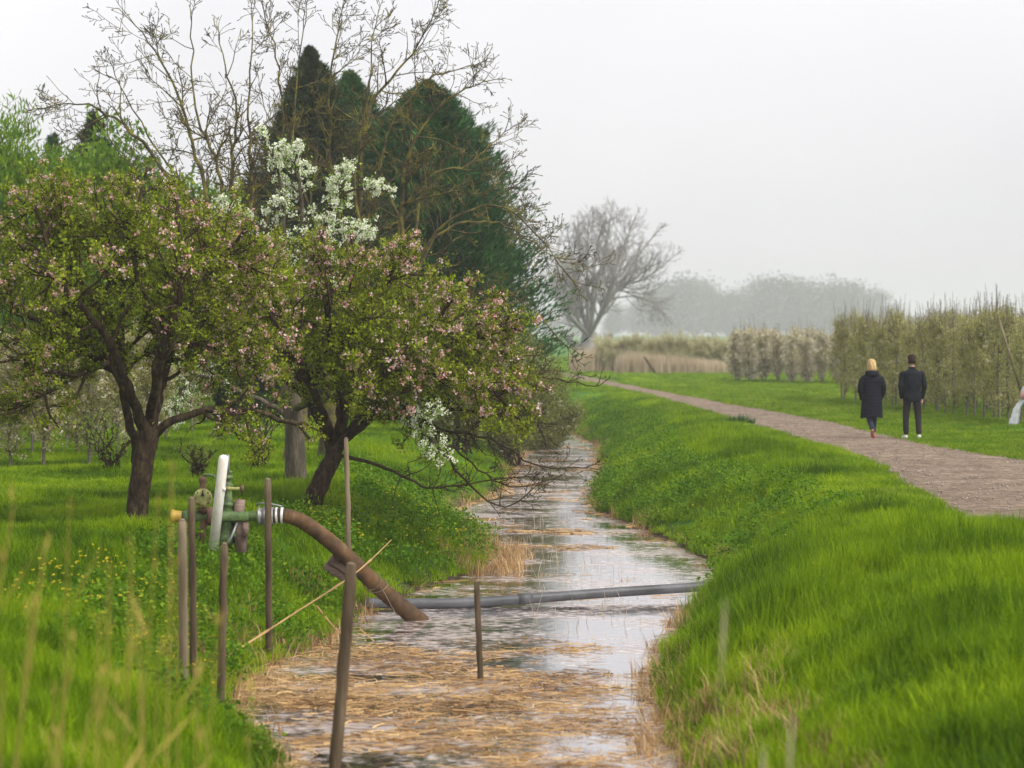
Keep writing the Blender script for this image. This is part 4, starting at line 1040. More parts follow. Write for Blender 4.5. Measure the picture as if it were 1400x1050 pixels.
# distant wood: individual hazy trees
def far_wood():
    protos = []
    rng = np.random.default_rng(97)
    xs = [(755, 6.0), (785, 5.2), (838, 6.4), (868, 8.2), (900, 9.4), (928, 10.2), (950, 11.2), (975, 9.0), (1000, 8.2), (1028, 9.6), (1055, 10.6), (1082, 10.8), (1110, 9.6), (1140, 9.8), (1168, 10.2), (1192, 9.2), (1215, 6.4), (1250, 5.0), (1290, 4.6), (1330, 5.0), (1380, 4.8), (700, 6.), (640, 6.), (60, 8), (-20, 8)]
    for i, (px, hh) in enumerate(xs):
        Y_ = 1400 + 90 * math.sin(i * 2.3); x0 = (px - 700) / F * Y_; hh = (hh - 2.3) * 3.2 * 1.08 + 2.3
        lb = 'misty grey tree, part of the distant wood on the horizon'
        if i < 4:
            root = thing('distant_tree', (x0, Y_, 0), lb, 'tree', 'trees of the distant wood')
            S_ = dict(seg=[3., 2.4, 1.8, 1.5], wig=[.08, .14, .2, .25], trop=[0, .05, .05, .03], tap=.5, rmin=.13, dens=[.3, .36, .5, 0], ratio=[.5, .55, .55, .4], ang=(25, 65), max=3, leaf=2, t0=.2, rcap={1: .45, 2: .3, 3: .18}, minc=2)
            W = Wood(); env = ell((x0, Y_, hh * .48), (hh * .50, hh * .50, hh * .52))
            limb(W, [(x0, Y_, -.2), (x0, Y_, hh * .3), (x0 + .2, Y_, hh * .85)], .9, .25, S_, rng, 44, hh * .42, 1, env, .02, n=14)
            T, B = split_tubes(W, .44, 7, 4)
            part('trunk', T, M['greytwig'], root)
            lv = leaves_at(W.tips, 9, 1.4, .85, rng, 1, .2, .4)
            part('crown', B, M['greytwig'], root); part('foliage', lv, M['farleaf'], root)
            protos.append((root, hh))
        else:
            r_, h0 = protos[i % 4]; s = hh / h0
            copy_thing(r_, (x0, Y_, 0), rng.uniform(0, 6.28), (s * rng.uniform(1.5, 1.9), s * 1.3, s), lb, 'trees of the distant wood')
far_wood()
#PART2
# ------------------------------------------------------------------ pump, hose, pipe
def pump():
    Y0 = 27.6; s = Y0 / F; p = lambda a, b, dy=0: P(a, b, Y0 + dy)
    root = thing('irrigation_pump', P(300, 745, Y0), 'green irrigation pump head with yellow end cap and rusty valves standing in the grass', 'pump')
    zr = p(0, 706)[2]; X = lambda a: p(a, 0)[0]
    def hl(name, prof, mat, z=zr, dy=0, k=24, **kw):
        g = Geo(); lathe(g, [(X(a) - X(prof[0][0]), r) for a, r in prof], [X(prof[0][0]), Y0 + dy, z], [1, 0, 0], k); return part(name, g, mat, root, False, **kw)
    def vl(name, px, prof, mat, dy=0, k=20, **kw):
        zs = [H - (b - HY) * s for b, r in prof]
        g = Geo(); lathe(g, [(z - zs[0], r) for z, (b, r) in zip(zs, prof)], [X(px), Y0 + dy, zs[0]], [0, 0, 1], k); return part(name, g, mat, root, False, **kw)
    hl('end_cap', [(234, .066), (235, .080), (238, .080), (240, .068), (247, .064), (250, .058)], M['yellowpaint'])
    hl('pipe', [(249, .062), (253, .062), (254, .070), (257, .070), (258, .056), (345, .056)], M['greenmetal'])
    hl('flange', [(284, .105), (287, .11), (288, .11), (291, .105)], M['rust'])
    hl('cone', [(336, .048), (343, .060), (351, .064), (352, .074), (360, .078), (363, .080)], M['greenmetal'])
    hl('coupling', [(352, .085), (353, .112), (355, .112), (356, .092), (360, .096), (361, .118), (364, .118), (365, .10), (369, .10), (370, .108), (374, .104)], M['greymetal'])
    # small priming valve in front on the left
    vl('priming_column', 278, [(700, .05), (696, .07), (694, .07), (693, .045), (688, .055), (680, .05), (672, .045), (668, .05), (666, .036), (662, .036), (657, .045), (655, .05), (652, .035), (651, .02)], M['rust'], -.05)
    g = Geo(); lathe(g, [(0, .06), (.006, .102), (.024, .108), (.05, .102), (.06, .06)], p(277, 681, -.16), [0, 1, 0], 28)
    part('valve_disc', g, M['olivemetal'], root)
    g = Geo(); a = p(277, 675, -.168); v = [a + [0, 0, .035], a + [-.022, 0, -.03], a + [.022, 0, -.03]]  # solid black wedge painted in for the dark triangular opening of the disc
    v = v + [q + [0, -.012, 0] for q in v]; g.add(v, [[[0, 2, 1], [3, 4, 5]]]); g.add(v, [[[0, 1, 4, 3], [1, 2, 5, 4], [2, 0, 3, 5]]])
    part('valve_opening', g, M['black'], root)
    g = Geo()
    for q in range(8):
        an = q * .785; lathe(g, [(0, .010), (.02, .010)], p(277, 681, -.185) + np.array([.084 * math.cos(an), 0, .084 * math.sin(an)]), [0, 1, 0], 6)
    part('bolts', g, M['rust'], root)
    g = Geo(); tubes(g, [(spline([p(277, 664, -.05), p(275, 657, -.05), p(277, 651, -.05), p(284, 649, -.05), p(291, 650, -.05), p(294, 654, -.05)], 20), np.full(20, .017))], 8, True)
    part('handle', g, M['greenmetal'], root)
    g = Geo(); box(g, p(285, 649.5, -.05), (.13, .05, .022)); part('lever_plate', g, M['greenmetal'], root)
    # main valve column behind the white tube
    vl('valve_body', 308, [(748, .06), (744, .10), (735, .10), (733, .085), (718, .10), (700, .105), (694, .085), (692, .11), (688, .11), (687, .07), (672, .06), (668, .06), (666, .078), (663, .078), (662, .05), (656, .045), (655, .075), (652, .075), (651, .055), (648, .055), (647, .07), (645, .07), (644, .038), (632, .030), (626, .022), (622, .020)], M['greenmetal'], .12)
    vl('spindle', 311, [(648, .02), (630, .02), (622, .016)], M['greymetal'], .05)
    g = Geo(); lathe(g, [(0, .026), (.06, .026), (.062, .018), (.17, .018)], p(308, 668, 0), [1, 0, 0], 12); part('side_spindle', g, M['olivemetal'], root)
    g = Geo(); lathe(g, [(0, .018), (.01, .04), (.03, .04), (.04, .018)], p(328.5, 668, 0), [1, 0, 0], 14); tubes(g, [(np.array([p(331, 662, 0), p(331, 668, 0), p(331, 674.5, 0)]), np.array([.011, .015, .011]))], 8, True)
    part('hand_knob', g, M['rust'], root)
    for (a, b, c, d, w) in ((279, 700, 276, 745, .035), (285, 712, 268, 738, .018)):
        g = Geo(); tubes(g, [(np.array([p(a, b, -.02), (p(a, b, -.02) + p(c, d, -.02)) / 2, p(c, d, -.02)]), np.full(3, w))], 8, True); part('support_leg', g, M['rust'], root)
    g = Geo(); tubes(g, [(np.array([p(324, 715, -.02), p(316, 735, -.1), p(305, 750, -.1)]), np.array([.014, .014, .012]))], 8, True); part('brace', g, M['greymetal'], root)
    g = Geo(); tubes(g, [(spline([p(350, 690.5, -.02), p(356, 688, -.1), p(370, 689, -.1), p(386, 692.5, -.1)], 14), np.full(14, .010))], 8, True); part('clamp_lever', g, M['greymetal'], root)
    # weathered wooden post carrying the pipe
    t = thing('wooden_post', p(330, 750, .05), 'short split wooden post carrying the pump pipe, behind its green cone', 'post')
    g = Geo(); R = np.array([[.995, 0, .09], [0, 1, 0], [-.09, 0, .995]])
    box(g, p(327, 699, .09), (.11, .09, .27), R); part('upper_block', g, M['dryplank'], t)
    g = Geo(); box(g, p(330, 733, .06), (.12, .12, .36)); box(g, p(336, 724, -.02), (.07, .05, .16), R); part('lower_block', g, M['rust'] if False else M['dryplank'], t)
pump()

def white_tube():
    Y0 = 27.3; a, b = P(305.5, 628, Y0), P(291.5, 752, Y0); d = nrm(a - b); L = np.linalg.norm(a - b)
    g = Geo(); lathe(g, [(0, .058), (L, .057), (L + .025, .052), (L + .045, .035), (L + .052, .012)], b, d, 24)
    root = thing('white_tube', b, 'round-topped white tube leaning in front of the pump', 'tube')
    part('tube', g, M['whitepost'], root, False)
    g = Geo(); box(g, P(306.5, 669, Y0 - .03), (.03, .04, .03)); part('screw_lug', g, M['whitepost'], root)
white_tube()

def hose():
    pts = [P(373, 705, 27.6), P(392, 705.5, 27.6), P(415, 714, 27.62), P(447, 737, 27.7), P(480, 766, 27.8), P(510, 796, 27.95), P(540, 822, 28.1), P(566, 843, 28.2), P(578, 853, 28.25)]
    n = 150; c = spline(pts, n); t = np.linspace(0, 1, n)
    r = .080 + .024 * t + .003 * np.sin(np.arange(n) * 1.55)
    r[:12] = .086
    root = thing('suction_hose', P(400, 706, 27.6), 'thick ribbed brown suction hose curving from the pump down into the water', 'hose')
    g = Geo(); tubes(g, [(c, r)], 22, True); part('hose_body', g, M['hose'], root, True)
    for k in (4, 11):
        g = Geo(); tubes(g, [(c[k:k + 4], np.full(4, .094))], 24, True); part('clamp', g, M['brightmetal'], root, True)
    g = Geo(); S = []
    for k, ph in ((92, .0), (97, .3)):
        a = np.linspace(0, 6.28, 22) + ph; T = nrm(c[k + 2] - c[k - 2]); u = nrm(np.cross(T, [0, 1, 0])); v = np.cross(T, u)
        ring = np.array([c[k] + (np.cos(x) * u + np.sin(x) * v) * .112 + T * .05 * math.sin(x + ph * 4) for x in a]); S.append((ring, np.full(22, .006)))
    e = spline([c[96] + [.03, -.11, .03], c[104] + [0, -.125, .0], c[112] + [-.05, -.12, -.02], c[118] + [-.06, -.1, -.08]], 12); S.append((e, np.full(12, .005)))
    tubes(g, S, 6); part('binding_cord', g, M['palestake'], root)
hose()

def pipe():
    a = [P(500, 828, 29.3), P(560, 829, 29.35), P(640, 828, 29.5), P(720, 822.5, 29.7), P(800, 816.5, 30.0), P(880, 811, 30.3), P(950, 806.5, 30.5), P(1040, 799, 30.9)]
    a = [q + np.array([0, 0, .035]) for q in a]; c = spline(a, 60); root = thing('drain_pipe', a[0], 'long grey plastic pipe lying across the ditch from bank to bank', 'pipe')
    g = Geo(); tubes(g, [(c, np.full(60, .062))], 20, True); part('pipe', g, M['greypipe'], root, True)
    for k in (24,):
        g = Geo(); tubes(g, [(c[k:k + 3], np.full(3, .067))], 22, True); part('joint_sleeve', g, M['greypipe'], root, True)
pipe()

def stake(px0, py0, px1, py1, Y_, r, label, mat='stake', group='thin wooden stakes standing along the near left bank', seed=0):
    rng = np.random.default_rng(seed); a, b = P(px0, py0, Y_), P(px1, py1, Y_); b = b + nrm(b - a) * .25
    n = 14; c = a + (b - a) * np.linspace(0, 1, n)[:, None]; c[1:-1] += rng.normal(0, .0025, (n - 2, 3))
    rr = r * (1 + rng.normal(0, .035, n)); rr[0] *= .85
    root = thing('wooden_stake', b, label, 'stake', group)
    g = Geo(); tubes(g, [(c, rr)], 7, True); part('shaft', g, M[mat], root)
    g = Geo(); top = c[0]; lathe(g, [(0, rr[0] * .9), (.012, rr[0] * .78), (.018, rr[0] * .3)], top, nrm(a - b), 7); part('cut_end', g, M['palestake'], root)
stake(249, 712, 252, 962, 20.2, .040, 'pale grey wooden stake, leftmost of the foreground stakes', 'palestake', seed=1)
stake(262, 682, 265, 930, 21.2, .033, 'dark reddish wooden stake right beside the pale grey leftmost one', seed=2)
stake(306.5, 744, 301, 988, 20.8, .036, 'short brown wooden stake at the straw edge in front of the white tube', seed=3)
stake(366, 656, 368, 906, 24.6, .037, 'thin tall brown wooden stake in front of the hose coupling', seed=4)
stake(473, 600, 480, 862, 28.0, .031, 'slender light wooden stake standing upright before the bend of the hose', 'palestake', seed=5)
stake(480, 772, 455, 1092, 17.5, .046, 'thick blurred wooden stake leaning out of the water at the bottom edge of the view', seed=6)
stake(651.5, 796, 657, 930, 23.3, .031, 'short wooden stake alone in the middle of the straw-covered water', group=None, seed=7)

def cane():
    a = spline([P(272, 918, 22.5), P(330, 885, 23.5), P(400, 840, 25.), P(470, 795, 26.6), P(503, 769, 27.5), P(535, 738, 28.0)], 30)
    root = thing('dry_cane', a[0], 'long thin yellow cane propped diagonally against the brown hose', 'cane')
    g = Geo(); tubes(g, [(a, np.linspace(.011, .006, 30))], 8, True); part('stem', g, M['straw'], root)
    for k in (8, 16, 23):
        g = Geo(); tubes(g, [(a[k:k + 2] * np.array([[1, 1, 1]]), np.full(2, .0135))], 8, True); part('node_ring', g, M['straw'], root)
cane()
def cane2():
    a = spline([P(432, 828, 26.2), P(455, 856, 26.2), P(480, 880, 26.2), P(505, 892, 26.2)], 12)
    root = thing('dry_cane', a[0], 'short broken cane lying at the straw edge below the long yellow cane', 'cane')
    g = Geo(); tubes(g, [(a, np.linspace(.012, .007, 12))], 6, True); part('stem', g, M['straw'], root)
    g = Geo(); tubes(g, [(spline([P(492, 860, 26.3), P(520, 882, 26.3), P(545, 884, 26.2)], 8), np.full(8, .007))], 6, True); part('side_stem', g, M['straw'], root)
cane2()

def planks():
    c = P(468, 776, 28.0); root = thing('broken_crate', c, 'broken weathered crate boards wedged under the brown hose', 'crate')
    th = math.radians(32); R = np.array([[math.cos(th), 0, math.sin(th)], [0, 1, 0], [-math.sin(th), 0, math.cos(th)]])
    for i in range(3):
        g = Geo(); box(g, c + R @ np.array([0, .03 * i, .10 - .095 * i]), (.34 + .02 * i, .2, .078), R); part('board', g, M['dryplank'], root)
    g = Geo(); box(g, c + R @ np.array([-.05, .12, 0]), (.05, .10, .31), R); part('cross_board', g, M['dryplank'], root)
planks()

def stubble(cx, cy, n, seed, w, label):
    r = np.random.default_rng(seed); S = []
    for i in range(n):
        px = cx + r.uniform(-w, w); Yy = 27.8 + r.uniform(-.3, .3); x = P(px, 0, Yy)[0]; z = float(terr(x, Yy)); h = r.uniform(.14, .36)
        S.append((np.array([[x, Yy, z - .03], [x + r.normal(0, .015), Yy, z + h * .5], [x + r.normal(0, .03), Yy, z + h]]), np.array([.006, .006, .005])))
    g = Geo(); tubes(g, S, 5); obj('cut_reeds', g.mesh('cut_reeds'), M['straw'], label=label, kind='stuff')
stubble(422, 760, 42, 3, 24, 'short cut reed stubs in the grass below the hose')

def culvert():
    c = P(897, 599, 63.); z = float(terr(c[0], 63.)) + .05; c = np.array([c[0], 63., max(z, c[2])])
    root = thing('outlet_pipe', c, 'small black outlet pipe poking from the grassy right bank', 'pipe')
    d = nrm(np.array([-.55, -.8, -.1]))
    g = Geo(); k = 18; a = np.arange(k) / k * 6.283; u = nrm(np.cross(d, UP)); v = np.cross(d, u)
    ring = lambda t, r: np.array([c + d * t + r * (math.cos(x) * u + math.sin(x) * v) for x in a])
    V = np.vstack([ring(-.5, .13), ring(.1, .13), ring(.1, .105), ring(-.5, .105)]); i = np.arange(4 * k).reshape(4, k); nx = np.roll(i, -1, 1)
    g.add(V, [np.stack([i[:-1], nx[:-1], nx[1:], i[1:]], -1).reshape(-1, 4)]); part('pipe', g, M['black'], root)
    g = Geo(); box(g, c - d * .1 + [.16, 0, -.02], (.16, .2, .12)); part('collar_stone', g, M['dryplank'], root)
culvert()
rt2 = [proto('t', blade_tuft(70, .34, .020, .13, 1.0, np.random.default_rng(8)), M['conifer'])]
_c = P(1010, 578, 61.); 
sc3 = scatter('dark_tuft', rt2, np.array([[_c[0] + a, 61. + b, 0.] for a, b in ((-.15, 0), (.1, .1), (.28, -.1), (0, .25))]), np.array([0, 1., 2., 3.]), np.array([[1, 1, .8], [1.2, 1, 1.1], [1, 1, .7], [.9, .9, .6]]), np.zeros(4, int), np.zeros((4, 2)), 'dark green tuft of coarse grass at the left edge of the gravel path', cat=None)

def anchor():
    Y0 = 59.; a, b = P(1364, 430, Y0), P(1396, 536, Y0)
    root = thing('leaning_pole', P(1392, 583, Y0), 'thin pole leaning against the orchard at the right edge', 'pole')
    g = Geo(); tubes(g, [(np.array([a, (a + b) / 2, b]), np.array([.022, .026, .03]))], 8, True); part('pole', g, M['palestake'], root)
    w = thing('plastic_wrap', P(1390, 583, Y0), 'twisted white plastic sheet hanging at the foot of the leaning pole', 'sheet')
    c = spline([P(1404, 528, Y0), P(1399, 545, Y0), P(1391, 558, Y0), P(1388, 570, Y0), P(1385, 584, Y0)], 26)
    rng = np.random.default_rng(4); k = 14; V = []
    for i, q in enumerate(c):
        r0 = .055 + .05 * (i / 25) ** 2 + (.03 if i < 5 else 0)
        for j in range(k):
            an = j / k * 6.283 + i * .12; rr = r0 * (1 + .45 * math.sin(an * 4) + rng.normal(0, .06)); V.append(q + np.array([math.cos(an) * rr * 1.1, math.sin(an) * rr, 0]))
    i = np.arange(26 * k).reshape(26, k); nx = np.roll(i, -1, 1); g = Geo(); g.add(V, [np.stack([i[:-1], nx[:-1], nx[1:], i[1:]], -1).reshape(-1, 4)])
    part('sheet', g, M['film'], w)
    g = Geo(); box(g, P(1398, 540, Y0 - .05), (.11, .10, .20), np.array([[.93, 0, .36], [0, 1, 0], [-.36, 0, .93]])); part('pink_tie', g, M['pinktape'], w)
    r = thing('ribbon', P(1229, 500, 77.), 'small pale ribbon tied to the orchard tree between the two walkers', 'ribbon')
    c = spline([P(1232, 484, 77.), P(1229, 492, 77.), P(1224, 504, 77.)], 10); V = []
    for i, q in enumerate(c):
        wd = .05 + .02 * math.sin(i * 1.3); V += [q + [-wd, .01 * math.sin(i), 0], q + [wd, -.02 * math.cos(i * 2), .02]]
    g = Geo(); i = np.arange(9) * 2; q4 = np.stack([i, i + 1, i + 3, i + 2], -1); g.add(V, [q4]); g.add(np.array(V) + [0, .012, 0], [q4[:, ::-1]]); part('strip', g, M['film'], r)
    g = Geo(); lathe(g, [(0, .03), (.03, .045), (.06, .02)], P(1232, 486, 77.), [0, 0, 1], 10); part('knot', g, M['pinktape'], r)
    c = P(881, 488, 134.); d_ = P(897, 512, 134.); t = thing('leaning_post', d_, 'dark post leaning out of the dead reeds in the distance', 'post')
    g = Geo(); tubes(g, [(np.array([c, (c + d_) / 2, d_]), np.array([.07, .075, .08]))], 7, True); part('shaft', g, M['stake'], t)
    g = Geo(); lathe(g, [(0, .068), (.02, .05)], c, nrm(c - d_), 7); part('cut_end', g, M['palestake'], t)
anchor()

# ------------------------------------------------------------------ people
def skin_mesh(name, nodes, edges, root_i=0, sub=2):
    me = bpy.data.meshes.new(name); me.from_pydata([n[0] for n in nodes], edges, []); 
    o = bpy.data.objects.new(name, me); COL.objects.link(o)
    o.modifiers.new('s', 'SKIN')
    if not me.skin_vertices:
        bpy.context.view_layer.objects.active = o; o.select_set(True); bpy.ops.mesh.customdata_skin_add()
    sv = me.skin_vertices[0].data
    for i, n in enumerate(nodes):
        r = n[1]; sv[i].radius = r if isinstance(r, tuple) else (r, r)
        sv[i].use_root = (i == root_i)
    m = o.modifiers.new('u', 'SUBSURF'); m.levels = sub; m.render_levels = sub
    dg = bpy.context.evaluated_depsgraph_get(); dg.update()
    out = bpy.data.meshes.new_from_object(o.evaluated_get(dg)); out.name = name
    bpy.data.objects.remove(o); bpy.data.meshes.remove(me)
    out.polygons.foreach_set('use_smooth', [True] * len(out.polygons))
    return out

def chainset():
    return [], []
def add_chain(nodes, edges, pts, start=None):
    prev = start; ids = []
    for (co, r) in pts:
        nodes.append((co, r)); i = len(nodes) - 1; ids.append(i)
        if prev is not None: edges.append((prev, i))
        prev = i
    return ids

def hand_chains(nodes, edges, wrist_i, wrist, side, curl=.35):
    """palm and five fingers hanging down; side=+1 right, -1 left"""
    w = np.array(wrist, float)
    palm = w + [0, .004, -.05]
    pi = add_chain(nodes, edges, [(tuple(palm), (.030, .016))], wrist_i)[0]
    kn = add_chain(nodes, edges, [(tuple(w + [0, .008, -.085]), (.034, .013))], pi)[0]
    for q, (off, ln) in enumerate(((-.024, .070), (-.008, .080), (.009, .075), (.025, .060))):
        b = w + [0, .012 + off, -.10]
        pts = []
        for t in (0.25, .65, 1.0):
            pts.append((tuple(b + np.array([-side * curl * ln * t * t * .8, 0, -ln * t])), .0085 - .002 * t))
        add_chain(nodes, edges, pts, kn)
    add_chain(nodes, edges, [(tuple(w + [-side * .012, .036, -.055]), .010), (tuple(w + [-side * .022, .046, -.085]), .0085), (tuple(w + [-side * .026, .048, -.11]), .007)], pi)

def loft(geo, rings, k=28, close_top=True, close_bot=False, pw=2.3):
    """rings (z,cx,cy,rx,ry)"""
    V = []
    for (z, cx, cy, rx, ry) in rings:
        for j in range(k):
            a = j / k * 6.283; c, s_ = math.cos(a), math.sin(a)
            V.append([cx + rx * math.copysign(abs(c) ** (2 / pw), c), cy + ry * math.copysign(abs(s_) ** (2 / pw), s_), z])
    n = len(rings); i = np.arange(n * k).reshape(n, k); nx = np.roll(i, -1, 1)
    fs = [np.stack([i[:-1], nx[:-1], nx[1:], i[1:]], -1).reshape(-1, 4)]
    if close_top: fs.append(i[-1:, :])
    if close_bot: fs.append(i[:1, ::-1])
    geo.add(V, fs); return geo

def smooth_rings(rings, n):
    return [tuple(q) for q in spline(rings, n)]

def head_geo(c, hair):
    """skull with brow, nose, chin, eye sockets, lips; faces +Y; c = centre"""
    V = []; nu, nv = 26, 22; g = Geo()
    for i in range(nv + 1):
        ph = math.pi * i / nv
        for j in range(nu):
            a = j / nu * 6.283; x = math.sin(ph) * math.cos(a); y = math.sin(ph) * math.sin(a); z = math.cos(ph)
            fx = .076 * (1 - .22 * max(0, -z)) ; fy = .098; fz = .118
            q = np.array([x * fx, y * fy, z * fz])
            if y > 0:
                q[1] -= .010 * max(0, -z); fr = max(0, y) ** 3
                q[1] += .022 * math.exp(-((x / .16) ** 2) - (((z + .10) / .16) ** 2)) * fr      # nose
                q[1] -= .008 * math.exp(-(((abs(x) - .42) / .16) ** 2) - (((z - .06) / .12) ** 2))  # eye sockets
                q[1] += .006 * math.exp(-((x / .3) ** 2) - (((z + .48) / .07) ** 2)) * fr         # lips
                q[1] += .008 * math.exp(-((x / .3) ** 2) - (((z + .85) / .14) ** 2))               # chin
            V.append(q + c)
    i = np.arange((nv + 1) * nu).reshape(nv + 1, nu); nx = np.roll(i, -1, 1)
    g.add(V, [np.stack([i[:-1], i[1:], nx[1:], nx[:-1]], -1).reshape(-1, 4)])
    for sx in (-1, 1):  # ears
        e = np.asarray(c) + [sx * .077, -.005, -.005]; lathe(g, [(-.006, .012), (0, .026), (.010, .028), (.013, .018)], e, [sx, -.35, 0], 12)
    return g

def person(which):
    man = which == 'man'
    Y0 = 52.1
    x0 = P(1247 if man else 1192, 0, Y0)[0]
    root = thing('person', (x0, Y0, .02), 'person walking away in a black quilted jacket, charcoal trousers and white shoes' if man else 'blond-haired person walking away in a knee-length black quilted coat and red shoes', 'person', None)
    h = 1.0
    nodes, edges = [], []
    if man:
        hipL, hipR = (-.095, 0, .93), (.095, 0, .93)
        legL = [((-.11, .01, .72), .085), ((-.125, .04, .50), .062), ((-.13, .03, .30), .055), ((-.125, .0, .09), .040)]
        legR = [((.115, .02, .72), .085), ((.135, .03, .50), .062), ((.135, -.02, .30), .055), ((.135, -.08, .10), .040)]
        sh, cz, ch = .205, 1.46, 1.38
        armL = [((-.215, 0, 1.41), .052), ((-.25, -.04, 1.14), .042), ((-.215, .085, .885), .030)]
        armR = [((.215, 0, 1.41), .052), ((.262, -.04, 1.14), .042), ((.225, .085, .885), .030)]
        headc = np.array([-.005, .02, 1.675])
    else:
        hipL, hipR = (-.085, 0, .89), (.085, 0, .89)
        legL = [((-.075, .01, .68), .075), ((-.065, .0, .47), .055), ((-.035, -.13, .30), .048), ((-.020, -.24, .17), .036)]
        legR = [((.075, .03, .68), .075), ((.06, .07, .46), .055), ((.045, .04, .27), .048), ((.035, .0, .09), .036)]
        sh, cz, ch = .185, 1.36, 1.28
        armL = [((-.20, 0, 1.31), .046), ((-.255, -.04, 1.07), .038), ((-.19, .13, .86), .028)]
        armR = [((.20, 0, 1.31), .046), ((.255, -.04, 1.07), .038), ((.19, .13, .86), .028)]
        headc = np.array([0, .03, 1.585])
    pel = add_chain(nodes, edges, [((0, 0, hipL[2] + .03), (.125, .10))])[0]
    sp = add_chain(nodes, edges, [((0, -.01, hipL[2] + .20), (.12, .09)), ((0, -.01, ch), (.15, .10)), ((0, 0, cz + .02), (.08, .07)), ((0, .01, cz + .09), .052), (tuple(headc - [0, .01, .06]), .058)], pel)
    for hip, leg, arm, sd in ((hipL, legL, armL, -1), (hipR, legR, armR, 1)):
        hi = add_chain(nodes, edges, [(hip, .09)] + leg, pel)
        foot = np.array(leg[-1][0])
        if man or sd == 1: add_chain(nodes, edges, [(tuple(foot + [0, .03, -.045]), .036), (tuple(foot + [0, .13, -.055]), .030)], hi[-1])
        else: add_chain(nodes, edges, [(tuple(foot + [0, .005, -.05]), .034), (tuple(foot + [0, .03, -.13]), .028)], hi[-1])
        ai = add_chain(nodes, edges, arm, sp[1])
        hand_chains(nodes, edges, ai[-1], arm[-1][0], sd)
    body = skin_mesh('body', nodes, edges, pel, 1)
    # join the sculpted head into the same mesh
    hg = head_geo(headc, None); hv = np.concatenate(hg.v)
    n = len(body.vertices); bv = np.empty(n * 3, np.float32); body.vertices.foreach_get('co', bv)
    G = Geo(); polys = {}
    for p_ in body.polygons: polys.setdefault(len(p_.vertices), []).append(list(p_.vertices))
    G.add(bv.reshape(-1, 3), [np.array(v) for v in polys.values()]); G.add(hv, [np.concatenate(x) for x in hg.f.values()])
    obj('body', G.mesh('body', True), M['skin'], root)
    # clothes
    if man:
        g = Geo(); loft(g, smooth_rings([(.815, 0, 0, .192, .145), (.90, 0, 0, .195, .145), (1.02, 0, -.005, .18, .13), (1.15, 0, -.01, .195, .135), (1.30, 0, -.01, .215, .135), (1.41, 0, -.01, .21, .12), (1.465, 0, -.005, .15, .095), (1.50, 0, .0, .085, .075), (1.55, 0, .01, .072, .072)], 42), 32)
        jk = obj('jacket', G_mesh(g, 'jacket'), M['jacket'], root)
        for arm, sd in ((armL, -1), (armR, 1)):
            e = []; nn = []
            add_chain(nn, e, [((sd * .13, -.01, 1.42), .08), (tuple(np.array(arm[0][0]) + [sd * .01, 0, -.02]), .078), (tuple(np.array(arm[0][0]) * .5 + np.array(arm[1][0]) * .5), .068), (arm[1][0], .064), (tuple(np.array(arm[1][0]) * .5 + np.array(arm[2][0]) * .5), .058), (tuple(np.array(arm[2][0]) + [0, 0, -.035]), .048)])
            obj('sleeve', skin_mesh('sleeve', nn, e, 0, 2), M['jacket'], root)
        nn, e = [], []
        a = add_chain(nn, e, [((0, 0, .92), (.12, .095))])[0]
        for leg, hip in ((legL, hipL), (legR, hipR)):
            add_chain(nn, e, [((hip[0] * 1.0, 0, .84), (.085, .095)), (leg[0][0], .095), (tuple((np.array(leg[0][0]) + np.array(leg[1][0])) / 2), .085), (leg[1][0], .078), (leg[2][0], .070), (tuple(np.array(leg[3][0]) + [0, 0, -.02]), .064)], a)
        obj('trousers', skin_mesh('trousers', nn, e, 0, 2), M['trouser'], root)
        for leg, fw in ((legL, -.045), (legR, .03)):
            f = np.array(leg[3][0]); nn, e = [], []
            z0 = f[2]
            add_chain(nn, e, [(tuple(f + [0, -.045, -.045]), (.045, .040)), (tuple(f + [fw * .3, .03, -.05]), (.045, .042)), (tuple(f + [fw * .8, .11, -.06]), (.045, .032)), (tuple(f + [fw * 1.2, .18, -.065]), (.035, .022))])
            obj('shoe', skin_mesh('shoe', nn, e, 0, 2), M['shoewhite'], root)
        g = Geo()
        loft(g, smooth_rings([(1.615, -.005, .0 - .02, .060, .065), (1.65, -.005, -.010, .083, .090), (1.70, -.005, .0, .086, .104), (1.75, -.005, .012, .084, .106), (1.79, -.005, .015, .070, .09), (1.812, -.005, .015, .04, .055)], 16), 26, True, True)
        V = g.v[0]; rng = np.random.default_rng(2); V += rng.normal(0, .0035, V.shape)
        V[:, 1] = np.where((V[:, 1] > .055) & (V[:, 2] < 1.715), .055, V[:, 1])
        obj('hair', G_mesh(g, 'hair'), M['brownhair'], root)
    else:
        g = Geo(); rings = [(.455, 0, 0, .235, .185), (.50, 0, 0, .238, .185), (.62, 0, 0, .232, .18), (.78, 0, -.005, .222, .17), (.92, 0, -.01, .205, .155), (1.02, 0, -.01, .195, .145), (1.13, 0, -.01, .20, .145), (1.25, 0, -.01, .212, .14), (1.34, 0, -.01, .195, .125), (1.40, 0, -.01, .14, .105), (1.445, 0, .0, .10, .09), (1.47, 0, .01, .08, .08)]
        loft(g, smooth_rings(rings, 60), 36)
        V = g.v[0]; ang = np.arctan2(V[:, 1], V[:, 0]); f = np.clip((1.0 - V[:, 2]) / .5, 0, 1) * .03
        V[:, 0] *= 1 + f * np.sin(ang * 7); V[:, 1] *= 1 + f * np.sin(ang * 7)
        V[:, 2] -= np.where(V[:, 2] < .52, .02 * np.cos(ang * 2), 0)
        obj('coat', G_mesh(g, 'coat'), M['coat'], root)
